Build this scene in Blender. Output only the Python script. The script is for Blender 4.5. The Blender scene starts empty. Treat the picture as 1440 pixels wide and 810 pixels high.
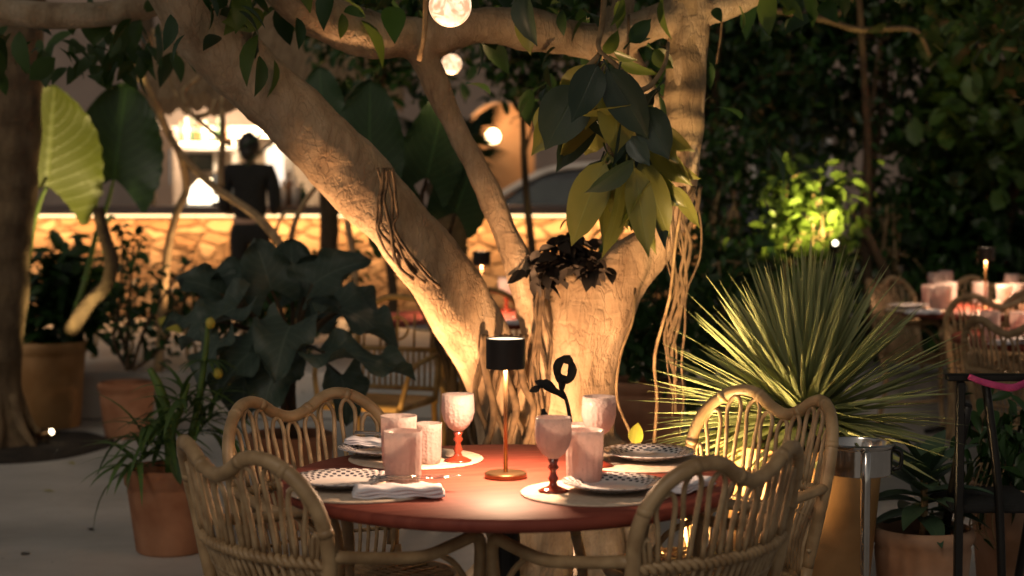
import bpy, math, random
import numpy as np
from mathutils import Vector, Matrix, noise as mnoise

random.seed(7)
rng = np.random.default_rng(11)
scene = bpy.context.scene
COL = scene.collection
PI = math.pi

# ------------------------------------------------------------------ camera
PITCH = math.radians(3.51)
CAMZ = 1.5
FPX = 2525.0
cam_data = bpy.data.cameras.new('camera')
cam_data.sensor_width = 36.0
cam_data.lens = FPX * 36.0 / 1440.0
cam_data.clip_start = 0.05
cam_data.clip_end = 2000
cam_data.dof.use_dof = True
cam_data.dof.focus_distance = 5.1
cam_data.dof.aperture_fstop = 2.6
cam = bpy.data.objects.new('camera', cam_data)
cam.location = (0, 0, CAMZ)
cam.rotation_euler = (PI / 2 - PITCH, 0, 0)
COL.objects.link(cam)
scene.camera = cam

# ------------------------------------------------------------------ world: a late dusk sky
world = bpy.data.worlds.new('World')
scene.world = world
world.use_nodes = True
nt = world.node_tree
for n in list(nt.nodes):
    nt.nodes.remove(n)
wo = nt.nodes.new('ShaderNodeOutputWorld')
bg = nt.nodes.new('ShaderNodeBackground')
sky = nt.nodes.new('ShaderNodeTexSky')
sky.sky_type = 'NISHITA'
sky.sun_disc = False
sky.sun_elevation = math.radians(38)
sky.sun_rotation = math.radians(200)
hs = nt.nodes.new('ShaderNodeHueSaturation')
hs.inputs['Saturation'].default_value = 0.22
nt.links.new(sky.outputs[0], hs.inputs['Color'])
wm = nt.nodes.new('ShaderNodeMixRGB')      # town glow tints the dusk sky
wm.blend_type = 'MULTIPLY'
wm.inputs[0].default_value = 1.0
wm.inputs[2].default_value = (1.0, .90, .76, 1)
nt.links.new(hs.outputs[0], wm.inputs[1])
nt.links.new(wm.outputs[0], bg.inputs[0])
nt.links.new(bg.outputs[0], wo.inputs[0])
bg.inputs[1].default_value = 0.034

# one faint sun (evening glow from behind the camera)
sl = bpy.data.lights.new('sun', 'SUN')
sl.energy = 0.42
sl.angle = math.radians(14)
sl.color = (1.0, 0.84, 0.66)
so = bpy.data.objects.new('sun', sl)
so.rotation_euler = (math.radians(52), 0, math.radians(-20))
COL.objects.link(so)

vs = scene.view_settings
vs.view_transform = 'Standard'
vs.look = 'None'
vs.exposure = 0.0
vs.gamma = 1.0
vs.use_curve_mapping = False
scene.render.engine = 'CYCLES'
scene.cycles.use_denoising = True
try:
    scene.cycles.denoiser = 'OPENIMAGEDENOISE'
except Exception:
    pass
scene.cycles.max_bounces = 7
scene.cycles.diffuse_bounces = 3
scene.cycles.glossy_bounces = 3
scene.cycles.transmission_bounces = 7
scene.cycles.transparent_max_bounces = 8
scene.cycles.caustics_reflective = False
scene.cycles.caustics_refractive = False
scene.cycles.sample_clamp_indirect = 4.0
scene.cycles.blur_glossy = 1.0

# ------------------------------------------------------------------ pixel -> world (authoring aid)
cp, sp = math.cos(PITCH), math.sin(PITCH)


def ray(px, py):
    x = (px - 720.0) / FPX
    y = -(py - 405.0) / FPX
    return (x, cp + y * sp, -sp + y * cp)


def W(px, py, d):
    r = ray(px, py)
    k = d / r[1]
    return Vector((r[0] * k, d, CAMZ + r[2] * k))


def WZ(px, py, z):
    r = ray(px, py)
    k = (z - CAMZ) / r[2]
    return Vector((r[0] * k, r[1] * k, z))


# ------------------------------------------------------------------ mesh builder
ROOT = {}


class MB:
    def __init__(self):
        self.v = []
        self.f = []
        self.uv = []

    def add(self, vs_, fs_, uvs=None):
        o = len(self.v)
        self.v.extend([tuple(p) for p in vs_])
        self.uv.extend(uvs if uvs else [(0.0, 0.0)] * len(vs_))
        self.f.extend([tuple(i + o for i in f) for f in fs_])

    def box(self, c, s, rz=0.0, bev=0.0, taper=1.0):
        cx, cy, cz = c
        hx, hy, hz = s[0] / 2, s[1] / 2, s[2] / 2
        cr, sr = math.cos(rz), math.sin(rz)

        def tr(x, y, z):
            return (cx + x * cr - y * sr, cy + x * sr + y * cr, cz + z)
        if bev <= 0:
            vs_ = []
            for z, k in ((-hz, 1), (hz, taper)):
                for x, y in ((-hx, -hy), (hx, -hy), (hx, hy), (-hx, hy)):
                    vs_.append(tr(x * k, y * k, z))
            fs = [(3, 2, 1, 0), (4, 5, 6, 7), (0, 1, 5, 4), (1, 2, 6, 5), (2, 3, 7, 6), (3, 0, 4, 7)]
            self.add(vs_, fs)
        else:
            b = bev
            lev = [(-hz, b), (-hz + b, 0), (hz - b, 0), (hz, b)]
            vs_ = []
            for z, ins in lev:
                for sx, sy in ((-1, -1), (1, -1), (1, 1), (-1, 1)):
                    if sx * sy > 0:
                        pts = [(sx * (hx - ins), sy * (hy - b - ins)), (sx * (hx - b - ins), sy * (hy - ins))]
                    else:
                        pts = [(sx * (hx - b - ins), sy * (hy - ins)), (sx * (hx - ins), sy * (hy - b - ins))]
                    if (sx, sy) == (-1, -1) or (sx, sy) == (1, 1):
                        pass
                    for x, y in pts:
                        vs_.append(tr(x, y, z))
            fs = []
            for l in range(3):
                for i in range(8):
                    j = (i + 1) % 8
                    fs.append((l * 8 + i, l * 8 + j, (l + 1) * 8 + j, (l + 1) * 8 + i))
            fs.append(tuple(range(7, -1, -1)))
            fs.append(tuple(range(24, 32)))
            self.add(vs_, fs)

    def tube(self, pts, rad, k=8, sub=4, cap=True, wob=0.0, wf=3.0, seed=0.0, flat=None, closed=False):
        """pts: list of points; rad: number or list; Catmull-Rom smoothed"""
        P = [Vector(p) for p in pts]
        n = len(P)
        R = [rad] * n if not hasattr(rad, '__len__') else list(rad)
        Q, RR = [], []
        segs = n if closed else n - 1
        for i in range(segs):
            if closed:
                p0, p1, p2, p3 = P[(i - 1) % n], P[i], P[(i + 1) % n], P[(i + 2) % n]
                r1, r2 = R[i], R[(i + 1) % n]
            else:
                p1, p2 = P[i], P[i + 1]
                p0 = P[i - 1] if i > 0 else p1 * 2 - p2
                p3 = P[i + 2] if i + 2 < n else p2 * 2 - p1
                r1, r2 = R[i], R[i + 1]
            for s in range(sub):
                t = s / sub
                q = 0.5 * ((2 * p1) + (-p0 + p2) * t + (2 * p0 - 5 * p1 + 4 * p2 - p3) * t * t + (-p0 + 3 * p1 - 3 * p2 + p3) * t ** 3)
                Q.append(q)
                RR.append(r1 + (r2 - r1) * t)
        if not closed:
            Q.append(P[-1])
            RR.append(R[-1])
        m = len(Q)
        vs_, fs, uvs = [], [], []
        T0 = (Q[1] - Q[0]).normalized()
        ref = Vector((0, 0, 1)) if abs(T0.z) < 0.9 else Vector((1, 0, 0))
        N = (ref - T0 * ref.dot(T0)).normalized()
        ln = 0.0
        for i in range(m):
            if closed:
                T = (Q[(i + 1) % m] - Q[i - 1]).normalized()
            elif i == 0:
                T = T0
            elif i == m - 1:
                T = (Q[-1] - Q[-2]).normalized()
            else:
                T = (Q[i + 1] - Q[i - 1]).normalized()
            N = (N - T * N.dot(T))
            if N.length < 1e-6:
                N = T.orthogonal()
            N.normalize()
            B = T.cross(N)
            if i:
                ln += (Q[i] - Q[i - 1]).length
            for j in range(k):
                a = 2 * PI * j / k
                r = RR[i]
                d = N * math.cos(a) + B * math.sin(a)
                if wob:
                    r *= 1 + wob * mnoise.noise(Vector((d.x * 1.1 + seed, d.y * 1.1, d.z * 1.1 + ln * wf)))
                if flat:
                    d = N * math.cos(a) * flat[0] + B * math.sin(a) * flat[1]
                vs_.append(Q[i] + d * r)
                uvs.append((j / k, ln))
        rows = m if closed else m - 1
        for i in range(rows):
            for j in range(k):
                a, b = i * k + j, i * k + (j + 1) % k
                c, d = ((i + 1) % m) * k + (j + 1) % k, ((i + 1) % m) * k + j
                fs.append((a, b, c, d))
        if cap and not closed:
            fs.append(tuple(range(k - 1, -1, -1)))
            fs.append(tuple(range((m - 1) * k, m * k)))
        self.add(vs_, fs, uvs)

    def lathe(self, prof, c=(0, 0, 0), k=32, mod=None, cap=True):
        """prof: list of (r,z)"""
        vs_, fs = [], []
        for r, z in prof:
            for j in range(k):
                a = 2 * PI * j / k
                rr = r * (1 + mod(a, z)) if mod else r
                vs_.append((c[0] + rr * math.cos(a), c[1] + rr * math.sin(a), c[2] + z))
        m = len(prof)
        for i in range(m - 1):
            for j in range(k):
                a, b = i * k + j, i * k + (j + 1) % k
                fs.append((a, b, b + k, a + k))
        if cap:
            fs.append(tuple(range(k - 1, -1, -1)))
            fs.append(tuple(range((m - 1) * k, m * k)))
        self.add(vs_, fs)

    def sphere(self, c, r, k=16, m=10, s=(1, 1, 1)):
        prof = [(max(1e-4, math.sin(PI * i / m)) * r, -math.cos(PI * i / m) * r) for i in range(m + 1)]
        vs_, fs = [], []
        for rr, z in prof:
            for j in range(k):
                a = 2 * PI * j / k
                vs_.append((c[0] + rr * math.cos(a) * s[0], c[1] + rr * math.sin(a) * s[1], c[2] + z * s[2]))
        for i in range(m):
            for j in range(k):
                a, b = i * k + j, i * k + (j + 1) % k
                fs.append((a, b, b + k, a + k))
        self.add(vs_, fs)

    def disc(self, c, r, k=40, ry=None):
        vs_ = [(c[0] + r * math.cos(2 * PI * j / k), c[1] + (ry or r) * math.sin(2 * PI * j / k), c[2]) for j in range(k)]
        self.add(vs_, [tuple(range(k))])

    def build(self, name, mat, parent=None, smooth=True, sharp=None):
        me = bpy.data.meshes.new(name)
        off = Vector(ROOT.get(parent.name, (0, 0, 0))) if parent else Vector((0, 0, 0))
        V = np.array(self.v, dtype=np.float64) - np.array(off)
        me.from_pydata([tuple(p) for p in V], [], self.f)
        uvl = me.uv_layers.new(name='UVMap')
        idx = np.empty(len(me.loops), dtype=np.int32)
        me.loops.foreach_get('vertex_index', idx)
        uva = np.array(self.uv, dtype=np.float32)[idx]
        uvl.data.foreach_set('uv', uva.ravel())
        me.update()
        if smooth:
            me.shade_smooth()
            if sharp:
                me.set_sharp_from_angle(angle=math.radians(sharp))
        o = bpy.data.objects.new(name, me)
        COL.objects.link(o)
        me.materials.append(mat)
        if parent:
            o.parent = parent
            ROOT[o.name] = tuple(off)
        return o


def tag(o, label=None, cat=None, group=None, kind=None):
    if label:
        o['label'] = label
    if cat:
        o['category'] = cat
    if group:
        o['group'] = group
    if kind:
        o['kind'] = kind
    return o


def thing(name, label, cat, loc=(0, 0, 0), group=None):
    o = bpy.data.objects.new(name, None)
    o.empty_display_size = 0.1
    COL.objects.link(o)
    o.location = loc
    ROOT[o.name] = tuple(loc)
    return tag(o, label, cat, group)


KIDS = {}


def copy_tree(o, parent=None):
    c = o.copy()
    COL.objects.link(c)
    if parent:
        c.parent = parent
    for ch in [x for x in bpy.data.objects if x.parent == o]:
        copy_tree(ch, c)
    return c


def place(proto, first, loc, rz, label, group=None):
    o = proto if first else copy_tree(proto)
    o.location = loc
    o.rotation_euler = (0, 0, rz)
    o['label'] = label
    if group:
        o['group'] = group
    return o


# ------------------------------------------------------------------ materials
def newmat(name):
    m = bpy.data.materials.new(name)
    m.use_nodes = True
    t = m.node_tree
    b = t.nodes['Principled BSDF']
    return m, t, b


def noisemat(name, c1, c2, scale=6.0, rough=0.7, bump=0.2, bscale=30.0, bdist=0.01, metal=0.0, stretch=(1, 1, 1), detail=6.0, spec=0.5, lo=0.35, hi=0.65, rvar=0.0, uv=False):
    m, t, b = newmat(name)
    tc = t.nodes.new('ShaderNodeTexCoord')
    mp = t.nodes.new('ShaderNodeMapping')
    mp.inputs['Scale'].default_value = stretch
    t.links.new(tc.outputs['UV' if uv else 'Object'], mp.inputs[0])
    n = t.nodes.new('ShaderNodeTexNoise')
    n.inputs['Scale'].default_value = scale
    n.inputs['Detail'].default_value = detail
    t.links.new(mp.outputs[0], n.inputs['Vector'])
    cr = t.nodes.new('ShaderNodeValToRGB')
    cr.color_ramp.elements[0].position = lo
    cr.color_ramp.elements[1].position = hi
    cr.color_ramp.elements[0].color = (*c1, 1)
    cr.color_ramp.elements[1].color = (*c2, 1)
    t.links.new(n.outputs[0], cr.inputs[0])
    t.links.new(cr.outputs[0], b.inputs['Base Color'])
    b.inputs['Roughness'].default_value = rough
    b.inputs['Metallic'].default_value = metal
    b.inputs['Specular IOR Level'].default_value = spec
    if rvar:
        mr = t.nodes.new('ShaderNodeMapRange')
        mr.inputs[3].default_value = rough - rvar
        mr.inputs[4].default_value = rough + rvar
        t.links.new(n.outputs[0], mr.inputs[0])
        t.links.new(mr.outputs[0], b.inputs['Roughness'])
    if bump:
        n2 = t.nodes.new('ShaderNodeTexNoise')
        n2.inputs['Scale'].default_value = bscale
        n2.inputs['Detail'].default_value = 5
        t.links.new(mp.outputs[0], n2.inputs['Vector'])
        bp = t.nodes.new('ShaderNodeBump')
        bp.inputs['Strength'].default_value = bump
        bp.inputs['Distance'].default_value = bdist
        t.links.new(n2.outputs[0], bp.inputs['Height'])
        t.links.new(bp.outputs[0], b.inputs['Normal'])
    return m


def leafmat(name, c1, c2, rough=0.45, trans=0.3, tcol=None, veins=0.0, vcol=None, nveins=9.0, vslope=0.9, spec=0.5, bump=0.3):
    """per-leaf colour from random-per-island; optional veins from leaf UV (u across -1..1, v along 0..1)"""
    m, t, b = newmat(name)
    g = t.nodes.new('ShaderNodeNewGeometry')
    tc = t.nodes.new('ShaderNodeTexCoord')
    no = t.nodes.new('ShaderNodeTexNoise')
    no.inputs['Scale'].default_value = 14
    t.links.new(tc.outputs['Object'], no.inputs['Vector'])
    ad = t.nodes.new('ShaderNodeMath')
    ad.operation = 'ADD'
    ml = t.nodes.new('ShaderNodeMath')
    ml.operation = 'MULTIPLY'
    ml.inputs[1].default_value = 0.6
    t.links.new(g.outputs['Random Per Island'], ml.inputs[0])
    ml2 = t.nodes.new('ShaderNodeMath')
    ml2.operation = 'MULTIPLY'
    ml2.inputs[1].default_value = 0.4
    t.links.new(no.outputs[0], ml2.inputs[0])
    t.links.new(ml.outputs[0], ad.inputs[0])
    t.links.new(ml2.outputs[0], ad.inputs[1])
    mx = t.nodes.new('ShaderNodeMixRGB')
    mx.inputs[1].default_value = (*c1, 1)
    mx.inputs[2].default_value = (*c2, 1)
    t.links.new(ad.outputs[0], mx.inputs[0])
    col = mx.outputs[0]
    if veins > 0:
        sx = t.nodes.new('ShaderNodeSeparateXYZ')
        t.links.new(tc.outputs['UV'], sx.inputs[0])
        ab = t.nodes.new('ShaderNodeMath'); ab.operation = 'ABSOLUTE'
        t.links.new(sx.outputs[0], ab.inputs[0])
        # side veins
        m1 = t.nodes.new('ShaderNodeMath'); m1.operation = 'MULTIPLY'; m1.inputs[1].default_value = vslope
        t.links.new(ab.outputs[0], m1.inputs[0])
        s1 = t.nodes.new('ShaderNodeMath'); s1.operation = 'SUBTRACT'
        t.links.new(sx.outputs[1], s1.inputs[0]); t.links.new(m1.outputs[0], s1.inputs[1])
        m2 = t.nodes.new('ShaderNodeMath'); m2.operation = 'MULTIPLY'; m2.inputs[1].default_value = nveins
        t.links.new(s1.outputs[0], m2.inputs[0])
        pp = t.nodes.new('ShaderNodeMath'); pp.operation = 'PINGPONG'; pp.inputs[1].default_value = 0.5
        t.links.new(m2.outputs[0], pp.inputs[0])
        r1 = t.nodes.new('ShaderNodeMapRange')
        r1.inputs[1].default_value = 0.0; r1.inputs[2].default_value = 0.10
        r1.inputs[3].default_value = 0.7; r1.inputs[4].default_value = 0.0
        t.links.new(pp.outputs[0], r1.inputs[0])
        r2 = t.nodes.new('ShaderNodeMapRange')
        r2.inputs[1].default_value = 0.015; r2.inputs[2].default_value = 0.06
        r2.inputs[3].default_value = 1.0; r2.inputs[4].default_value = 0.0
        t.links.new(ab.outputs[0], r2.inputs[0])
        mxm = t.nodes.new('ShaderNodeMath'); mxm.operation = 'MAXIMUM'
        t.links.new(r1.outputs[0], mxm.inputs[0]); t.links.new(r2.outputs[0], mxm.inputs[1])
        mm = t.nodes.new('ShaderNodeMath'); mm.operation = 'MULTIPLY'; mm.inputs[1].default_value = veins
        t.links.new(mxm.outputs[0], mm.inputs[0])
        mv = t.nodes.new('ShaderNodeMixRGB')
        mv.inputs[2].default_value = (*(vcol or c2), 1)
        t.links.new(mm.outputs[0], mv.inputs[0])
        t.links.new(col, mv.inputs[1])
        col = mv.outputs[0]
        bp = t.nodes.new('ShaderNodeBump'); bp.inputs['Strength'].default_value = bump; bp.inputs['Distance'].default_value = 0.004
        t.links.new(mxm.outputs[0], bp.inputs['Height']); bp.invert = True
        t.links.new(bp.outputs[0], b.inputs['Normal'])
    t.links.new(col, b.inputs['Base Color'])
    b.inputs['Roughness'].default_value = rough
    b.inputs['Specular IOR Level'].default_value = spec
    tr = t.nodes.new('ShaderNodeBsdfTranslucent')
    if tcol:
        tr.inputs[0].default_value = (*tcol, 1)
    else:
        t.links.new(col, tr.inputs[0])
    ms = t.nodes.new('ShaderNodeMixShader')
    ms.inputs[0].default_value = trans
    t.links.new(b.outputs[0], ms.inputs[1])
    t.links.new(tr.outputs[0], ms.inputs[2])
    t.links.new(ms.outputs[0], t.nodes['Material Output'].inputs[0])
    return m


def emat(name, c, s):
    m, t, b = newmat(name)
    b.inputs['Base Color'].default_value = (*[min(1, x) for x in c], 1)
    b.inputs['Emission Color'].default_value = (*c, 1)
    b.inputs['Emission Strength'].default_value = s
    return m


def plain(name, c, rough=0.5, metal=0.0, spec=0.5, coat=0.0):
    m = noisemat(name, tuple(x * 0.88 for x in c), tuple(min(1, x * 1.1) for x in c), scale=9, rough=rough, bump=0.03, bscale=60, bdist=0.002, metal=metal, spec=spec, rvar=0.06)
    m.node_tree.nodes['Principled BSDF'].inputs['Coat Weight'].default_value = coat
    return m


def bark(name, c1, c2, c3, ring=0.0, bumpd=0.02, sc=(1, 1, 0.35)):
    m, t, b = newmat(name)
    tc = t.nodes.new('ShaderNodeTexCoord')
    mp = t.nodes.new('ShaderNodeMapping'); mp.inputs['Scale'].default_value = sc
    t.links.new(tc.outputs['Object'], mp.inputs[0])
    n1 = t.nodes.new('ShaderNodeTexNoise'); n1.inputs['Scale'].default_value = 7; n1.inputs['Detail'].default_value = 8; n1.inputs['Roughness'].default_value = 0.65
    t.links.new(mp.outputs[0], n1.inputs['Vector'])
    cr = t.nodes.new('ShaderNodeValToRGB')
    e = cr.color_ramp.elements
    e[0].position = 0.3; e[0].color = (*c1, 1)
    e[1].position = 0.7; e[1].color = (*c3, 1)
    em = e.new(0.5); em.color = (*c2, 1)
    t.links.new(n1.outputs[0], cr.inputs[0])
    # wandering cracks
    vo = t.nodes.new('ShaderNodeTexVoronoi'); vo.feature = 'DISTANCE_TO_EDGE'; vo.inputs['Scale'].default_value = 22
    nw = t.nodes.new('ShaderNodeTexNoise'); nw.inputs['Scale'].default_value = 12; nw.inputs['Detail'].default_value = 4
    t.links.new(mp.outputs[0], nw.inputs['Vector'])
    vm = t.nodes.new('ShaderNodeMixRGB'); vm.blend_type = 'ADD'; vm.inputs[0].default_value = 0.25
    t.links.new(mp.outputs[0], vm.inputs[1]); t.links.new(nw.outputs[1], vm.inputs[2])
    t.links.new(vm.outputs[0], vo.inputs['Vector'])
    mr = t.nodes.new('ShaderNodeMapRange'); mr.inputs[2].default_value = 0.12
    t.links.new(vo.outputs[0], mr.inputs[0])
    mc = t.nodes.new('ShaderNodeMixRGB'); mc.blend_type = 'MULTIPLY'; mc.inputs[0].default_value = 0.10
    t.links.new(cr.outputs[0], mc.inputs[1]); t.links.new(mr.outputs[0], mc.inputs[2])
    t.links.new(mc.outputs[0], b.inputs['Base Color'])
    b.inputs['Roughness'].default_value = 0.85
    b.inputs['Specular IOR Level'].default_value = 0.25
    n2 = t.nodes.new('ShaderNodeTexNoise'); n2.inputs['Scale'].default_value = 30; n2.inputs['Detail'].default_value = 8; n2.inputs['Roughness'].default_value = 0.7
    t.links.new(mp.outputs[0], n2.inputs['Vector'])
    n5 = t.nodes.new('ShaderNodeTexNoise'); n5.inputs['Scale'].default_value = 9; n5.inputs['Detail'].default_value = 6; n5.inputs['Distortion'].default_value = 1.2
    mp5 = t.nodes.new('ShaderNodeMapping'); mp5.inputs['Scale'].default_value = (1, 1, 2.4)
    t.links.new(tc.outputs['Object'], mp5.inputs[0]); t.links.new(mp5.outputs[0], n5.inputs['Vector'])
    m5 = t.nodes.new('ShaderNodeMixRGB'); m5.inputs[0].default_value = 0.5
    t.links.new(n2.outputs[0], m5.inputs[1]); t.links.new(n5.outputs[0], m5.inputs[2])
    mh = t.nodes.new('ShaderNodeMixRGB'); mh.inputs[0].default_value = 0.12
    t.links.new(m5.outputs[0], mh.inputs[1]); t.links.new(mr.outputs[0], mh.inputs[2])
    bp = t.nodes.new('ShaderNodeBump'); bp.inputs['Strength'].default_value = 1.0; bp.inputs['Distance'].default_value = bumpd * .85
    t.links.new(mh.outputs[0], bp.inputs['Height'])
    nrm = bp.outputs[0]
    if ring:
        wv = t.nodes.new('ShaderNodeTexWave'); wv.bands_direction = 'Z'; wv.inputs['Scale'].default_value = ring
        wv.inputs['Distortion'].default_value = 3.0; wv.inputs['Detail'].default_value = 3
        t.links.new(tc.outputs['Object'], wv.inputs['Vector'])
        b2 = t.nodes.new('ShaderNodeBump'); b2.inputs['Strength'].default_value = 0.7; b2.inputs['Distance'].default_value = bumpd
        t.links.new(wv.outputs[1], b2.inputs['Height']); t.links.new(nrm, b2.inputs['Normal'])
        nrm = b2.outputs[0]
    t.links.new(nrm, b.inputs['Normal'])
    return m


M = {}
M['bark'] = bark('ficus_bark', (.24, .155, .09), (.47, .34, .215), (.64, .50, .35), ring=0, bumpd=0.018)
M['bark_ring'] = bark('ringed_bark', (.20, .13, .075), (.34, .24, .14), (.46, .34, .21), ring=3.2, bumpd=0.016)
M['bark_dark'] = bark('dark_bark', (.05, .032, .02), (.09, .06, .035), (.16, .11, .065), bumpd=0.03)
M['twig'] = noisemat('twig', (.22, .14, .07), (.42, .29, .15), scale=20, rough=.8, bump=.5)
M['vine'] = noisemat('vine', (.07, .045, .025), (.20, .13, .07), scale=25, rough=.85, bump=.4)
M['rattan'] = noisemat('rattan', (.27, .165, .078), (.46, .31, .165), scale=16, rough=.45, bump=.25, bscale=70, bdist=.003, spec=.5, rvar=.1)
M['rattan_thin'] = noisemat('rattan_cane', (.27, .17, .085), (.46, .32, .18), scale=22, rough=.5, bump=.2, bscale=80, bdist=.002)
M['bamboo'] = noisemat('bamboo', (.36, .20, .06), (.55, .34, .12), scale=14, rough=.4, bump=.15)
M['terracotta'] = noisemat('terracotta', (.26, .10, .045), (.50, .25, .14), scale=4, rough=.8, bump=.25, bscale=40, bdist=.004)
M['terracotta_pale'] = noisemat('pale_terracotta', (.36, .185, .10), (.56, .36, .25), scale=4.5, rough=.8, bump=.2, bscale=40, bdist=.004)
M['terracotta_gold'] = noisemat('ochre_terracotta', (.32, .155, .05), (.56, .31, .13), scale=4, rough=.6, bump=.15, bscale=30, bdist=.004)
M['soil'] = noisemat('soil', (.010, .008, .006), (.035, .025, .017), scale=14, rough=.95, bump=.9, bscale=40, bdist=.03)
M['chrome'] = noisemat('chrome', (.55, .52, .50), (.68, .65, .62), scale=12, rough=.16, bump=.04, bscale=25, metal=1.0, rvar=.05)
M['blackmetal'] = plain('black_metal', (.016, .014, .013), rough=.35, metal=.4)
M['brass'] = noisemat('aged_brass', (.17, .09, .04), (.24, .14, .065), scale=18, rough=.35, bump=.05, metal=.9, rvar=.08)
M['blackcloth'] = noisemat('black_cloth', (.006, .006, .006), (.014, .013, .013), scale=40, rough=.9, bump=.3, bscale=150)
M['hair'] = noisemat('hair', (.006, .005, .004), (.02, .014, .01), scale=60, rough=.5, stretch=(1, 1, .2))
M['skin'] = noisemat('skin', (.42, .24, .16), (.50, .30, .21), scale=20, rough=.55, bump=.05)
M['white'] = plain('white_paint', (.62, .58, .55), rough=.5)
M['greyw'] = noisemat('grey_plaster', (.24, .185, .155), (.31, .24, .205), scale=2.0, rough=.9, bump=.2, bscale=25)
M['magenta'] = noisemat('magenta_cloth', (.40, .03, .13), (.55, .06, .20), scale=30, rough=.8, bump=.3, bscale=120)
M['linen'] = noisemat('linen', (.66, .63, .70), (.78, .76, .80), scale=20, rough=.85, bump=.4, bscale=90, bdist=.004)
M['mat'] = noisemat('woven_placemat', (.60, .46, .34), (.74, .60, .47), scale=60, rough=.8, bump=.5, bscale=120, bdist=.003)
M['steel'] = plain('cutlery_steel', (.62, .58, .55), rough=.22, metal=1.0)
M['redglass'] = plain('amber_glass_stem', (.20, .03, .014), rough=.12, spec=.8)
M['slab'] = plain('counter_slab', (.10, .075, .07), rough=.4)
M['thatch'] = noisemat('thatch', (.24, .15, .08), (.40, .27, .15), scale=8, rough=.95, bump=.9, bscale=30, bdist=.04, stretch=(6, 1, 1))
M['darkgreen_metal'] = plain('dark_green_paint', (.012, .022, .016), rough=.3)


def ficus_leaf_mats():
    M['lf_rubber_lit'] = leafmat('lit_rubber_leaf', (.10, .125, .022), (.28, .26, .06), rough=.32, trans=.20, tcol=(.30, .36, .05), veins=.5, vcol=(.26, .30, .10), nveins=12)  # yellower copy: the light from below is put into the leaf colour
    M['lf_rubber'] = leafmat('dark_rubber_leaf', (.016, .035, .022), (.035, .06, .035), rough=.35, trans=.06, veins=.4, vcol=(.06, .09, .05), nveins=12)
    M['lf_dark'] = leafmat('dark_glossy_leaf', (.012, .036, .008), (.032, .085, .016), rough=.42, trans=.2)
    M['lf_mid'] = leafmat('mid_green_leaf', (.03, .065, .012), (.075, .14, .03), rough=.45, trans=.3)
    M['lf_bright'] = leafmat('bright_green_leaf', (.06, .11, .015), (.16, .24, .045), rough=.4, trans=.4)
    M['lf_ear'] = leafmat('elephant_ear_leaf', (.12, .155, .02), (.17, .20, .035), rough=.42, trans=.35, tcol=(.30, .38, .06), veins=.7, vcol=(.36, .42, .16), nveins=9, vslope=.55)
    M['lf_ear_dark'] = leafmat('dark_elephant_ear_leaf', (.012, .036, .010), (.028, .07, .018), rough=.45, trans=.15, veins=.5, vcol=(.06, .14, .04), nveins=9, vslope=.55)
    M['lf_grey'] = leafmat('dusty_grey_green_leaf', (.035, .062, .042), (.085, .12, .09), rough=.42, trans=.1, veins=.5, vcol=(.15, .20, .15), nveins=7, vslope=.5)
    M['lf_yucca'] = leafmat('yucca_blade', (.19, .225, .09), (.41, .43, .21), rough=.68, trans=.18, spec=.3)
    M['lf_yellow'] = leafmat('yellow_leaf', (.36, .34, .03), (.48, .42, .06), rough=.5, trans=.3, veins=.3, vcol=(.55, .5, .15))
    M['lf_strap'] = leafmat('strap_leaf', (.05, .10, .022), (.11, .19, .05), rough=.45, trans=.25)
    M['lf_palm'] = leafmat('palm_leaf', (.012, .03, .010), (.03, .07, .02), rough=.5, trans=.2)
    M['lf_dry'] = leafmat('black_dry_leaf', (.010, .008, .006), (.03, .02, .014), rough=.8, trans=.05)


ficus_leaf_mats()


def pinkglass():
    m, t, b = newmat('pink_pressed_glass')
    b.inputs['Base Color'].default_value = (1.0, .90, .87, 1)
    b.inputs['Roughness'].default_value = .14
    b.inputs['Transmission Weight'].default_value = .95
    b.inputs['IOR'].default_value = 1.38
    tc = t.nodes.new('ShaderNodeTexCoord')
    v = t.nodes.new('ShaderNodeTexVoronoi'); v.inputs['Scale'].default_value = 120
    t.links.new(tc.outputs['Object'], v.inputs['Vector'])
    bp = t.nodes.new('ShaderNodeBump'); bp.inputs['Strength'].default_value = .6; bp.inputs['Distance'].default_value = .003
    t.links.new(v.outputs[0], bp.inputs['Height'])
    t.links.new(bp.outputs[0], b.inputs['Normal'])
    tr = t.nodes.new('ShaderNodeBsdfTranslucent'); tr.inputs[0].default_value = (.99, .84, .80, 1)
    df = t.nodes.new('ShaderNodeBsdfDiffuse'); df.inputs[0].default_value = (.97, .83, .80, 1)
    t.links.new(bp.outputs[0], df.inputs['Normal']); t.links.new(bp.outputs[0], tr.inputs['Normal'])
    m1 = t.nodes.new('ShaderNodeMixShader'); m1.inputs[0].default_value = .30
    t.links.new(tr.outputs[0], m1.inputs[1]); t.links.new(df.outputs[0], m1.inputs[2])
    m2 = t.nodes.new('ShaderNodeMixShader'); m2.inputs[0].default_value = .68
    t.links.new(b.outputs[0], m2.inputs[1]); t.links.new(m1.outputs[0], m2.inputs[2])
    t.links.new(m2.outputs[0], t.nodes['Material Output'].inputs[0])
    return m


M['pinkglass'] = pinkglass()


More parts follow.
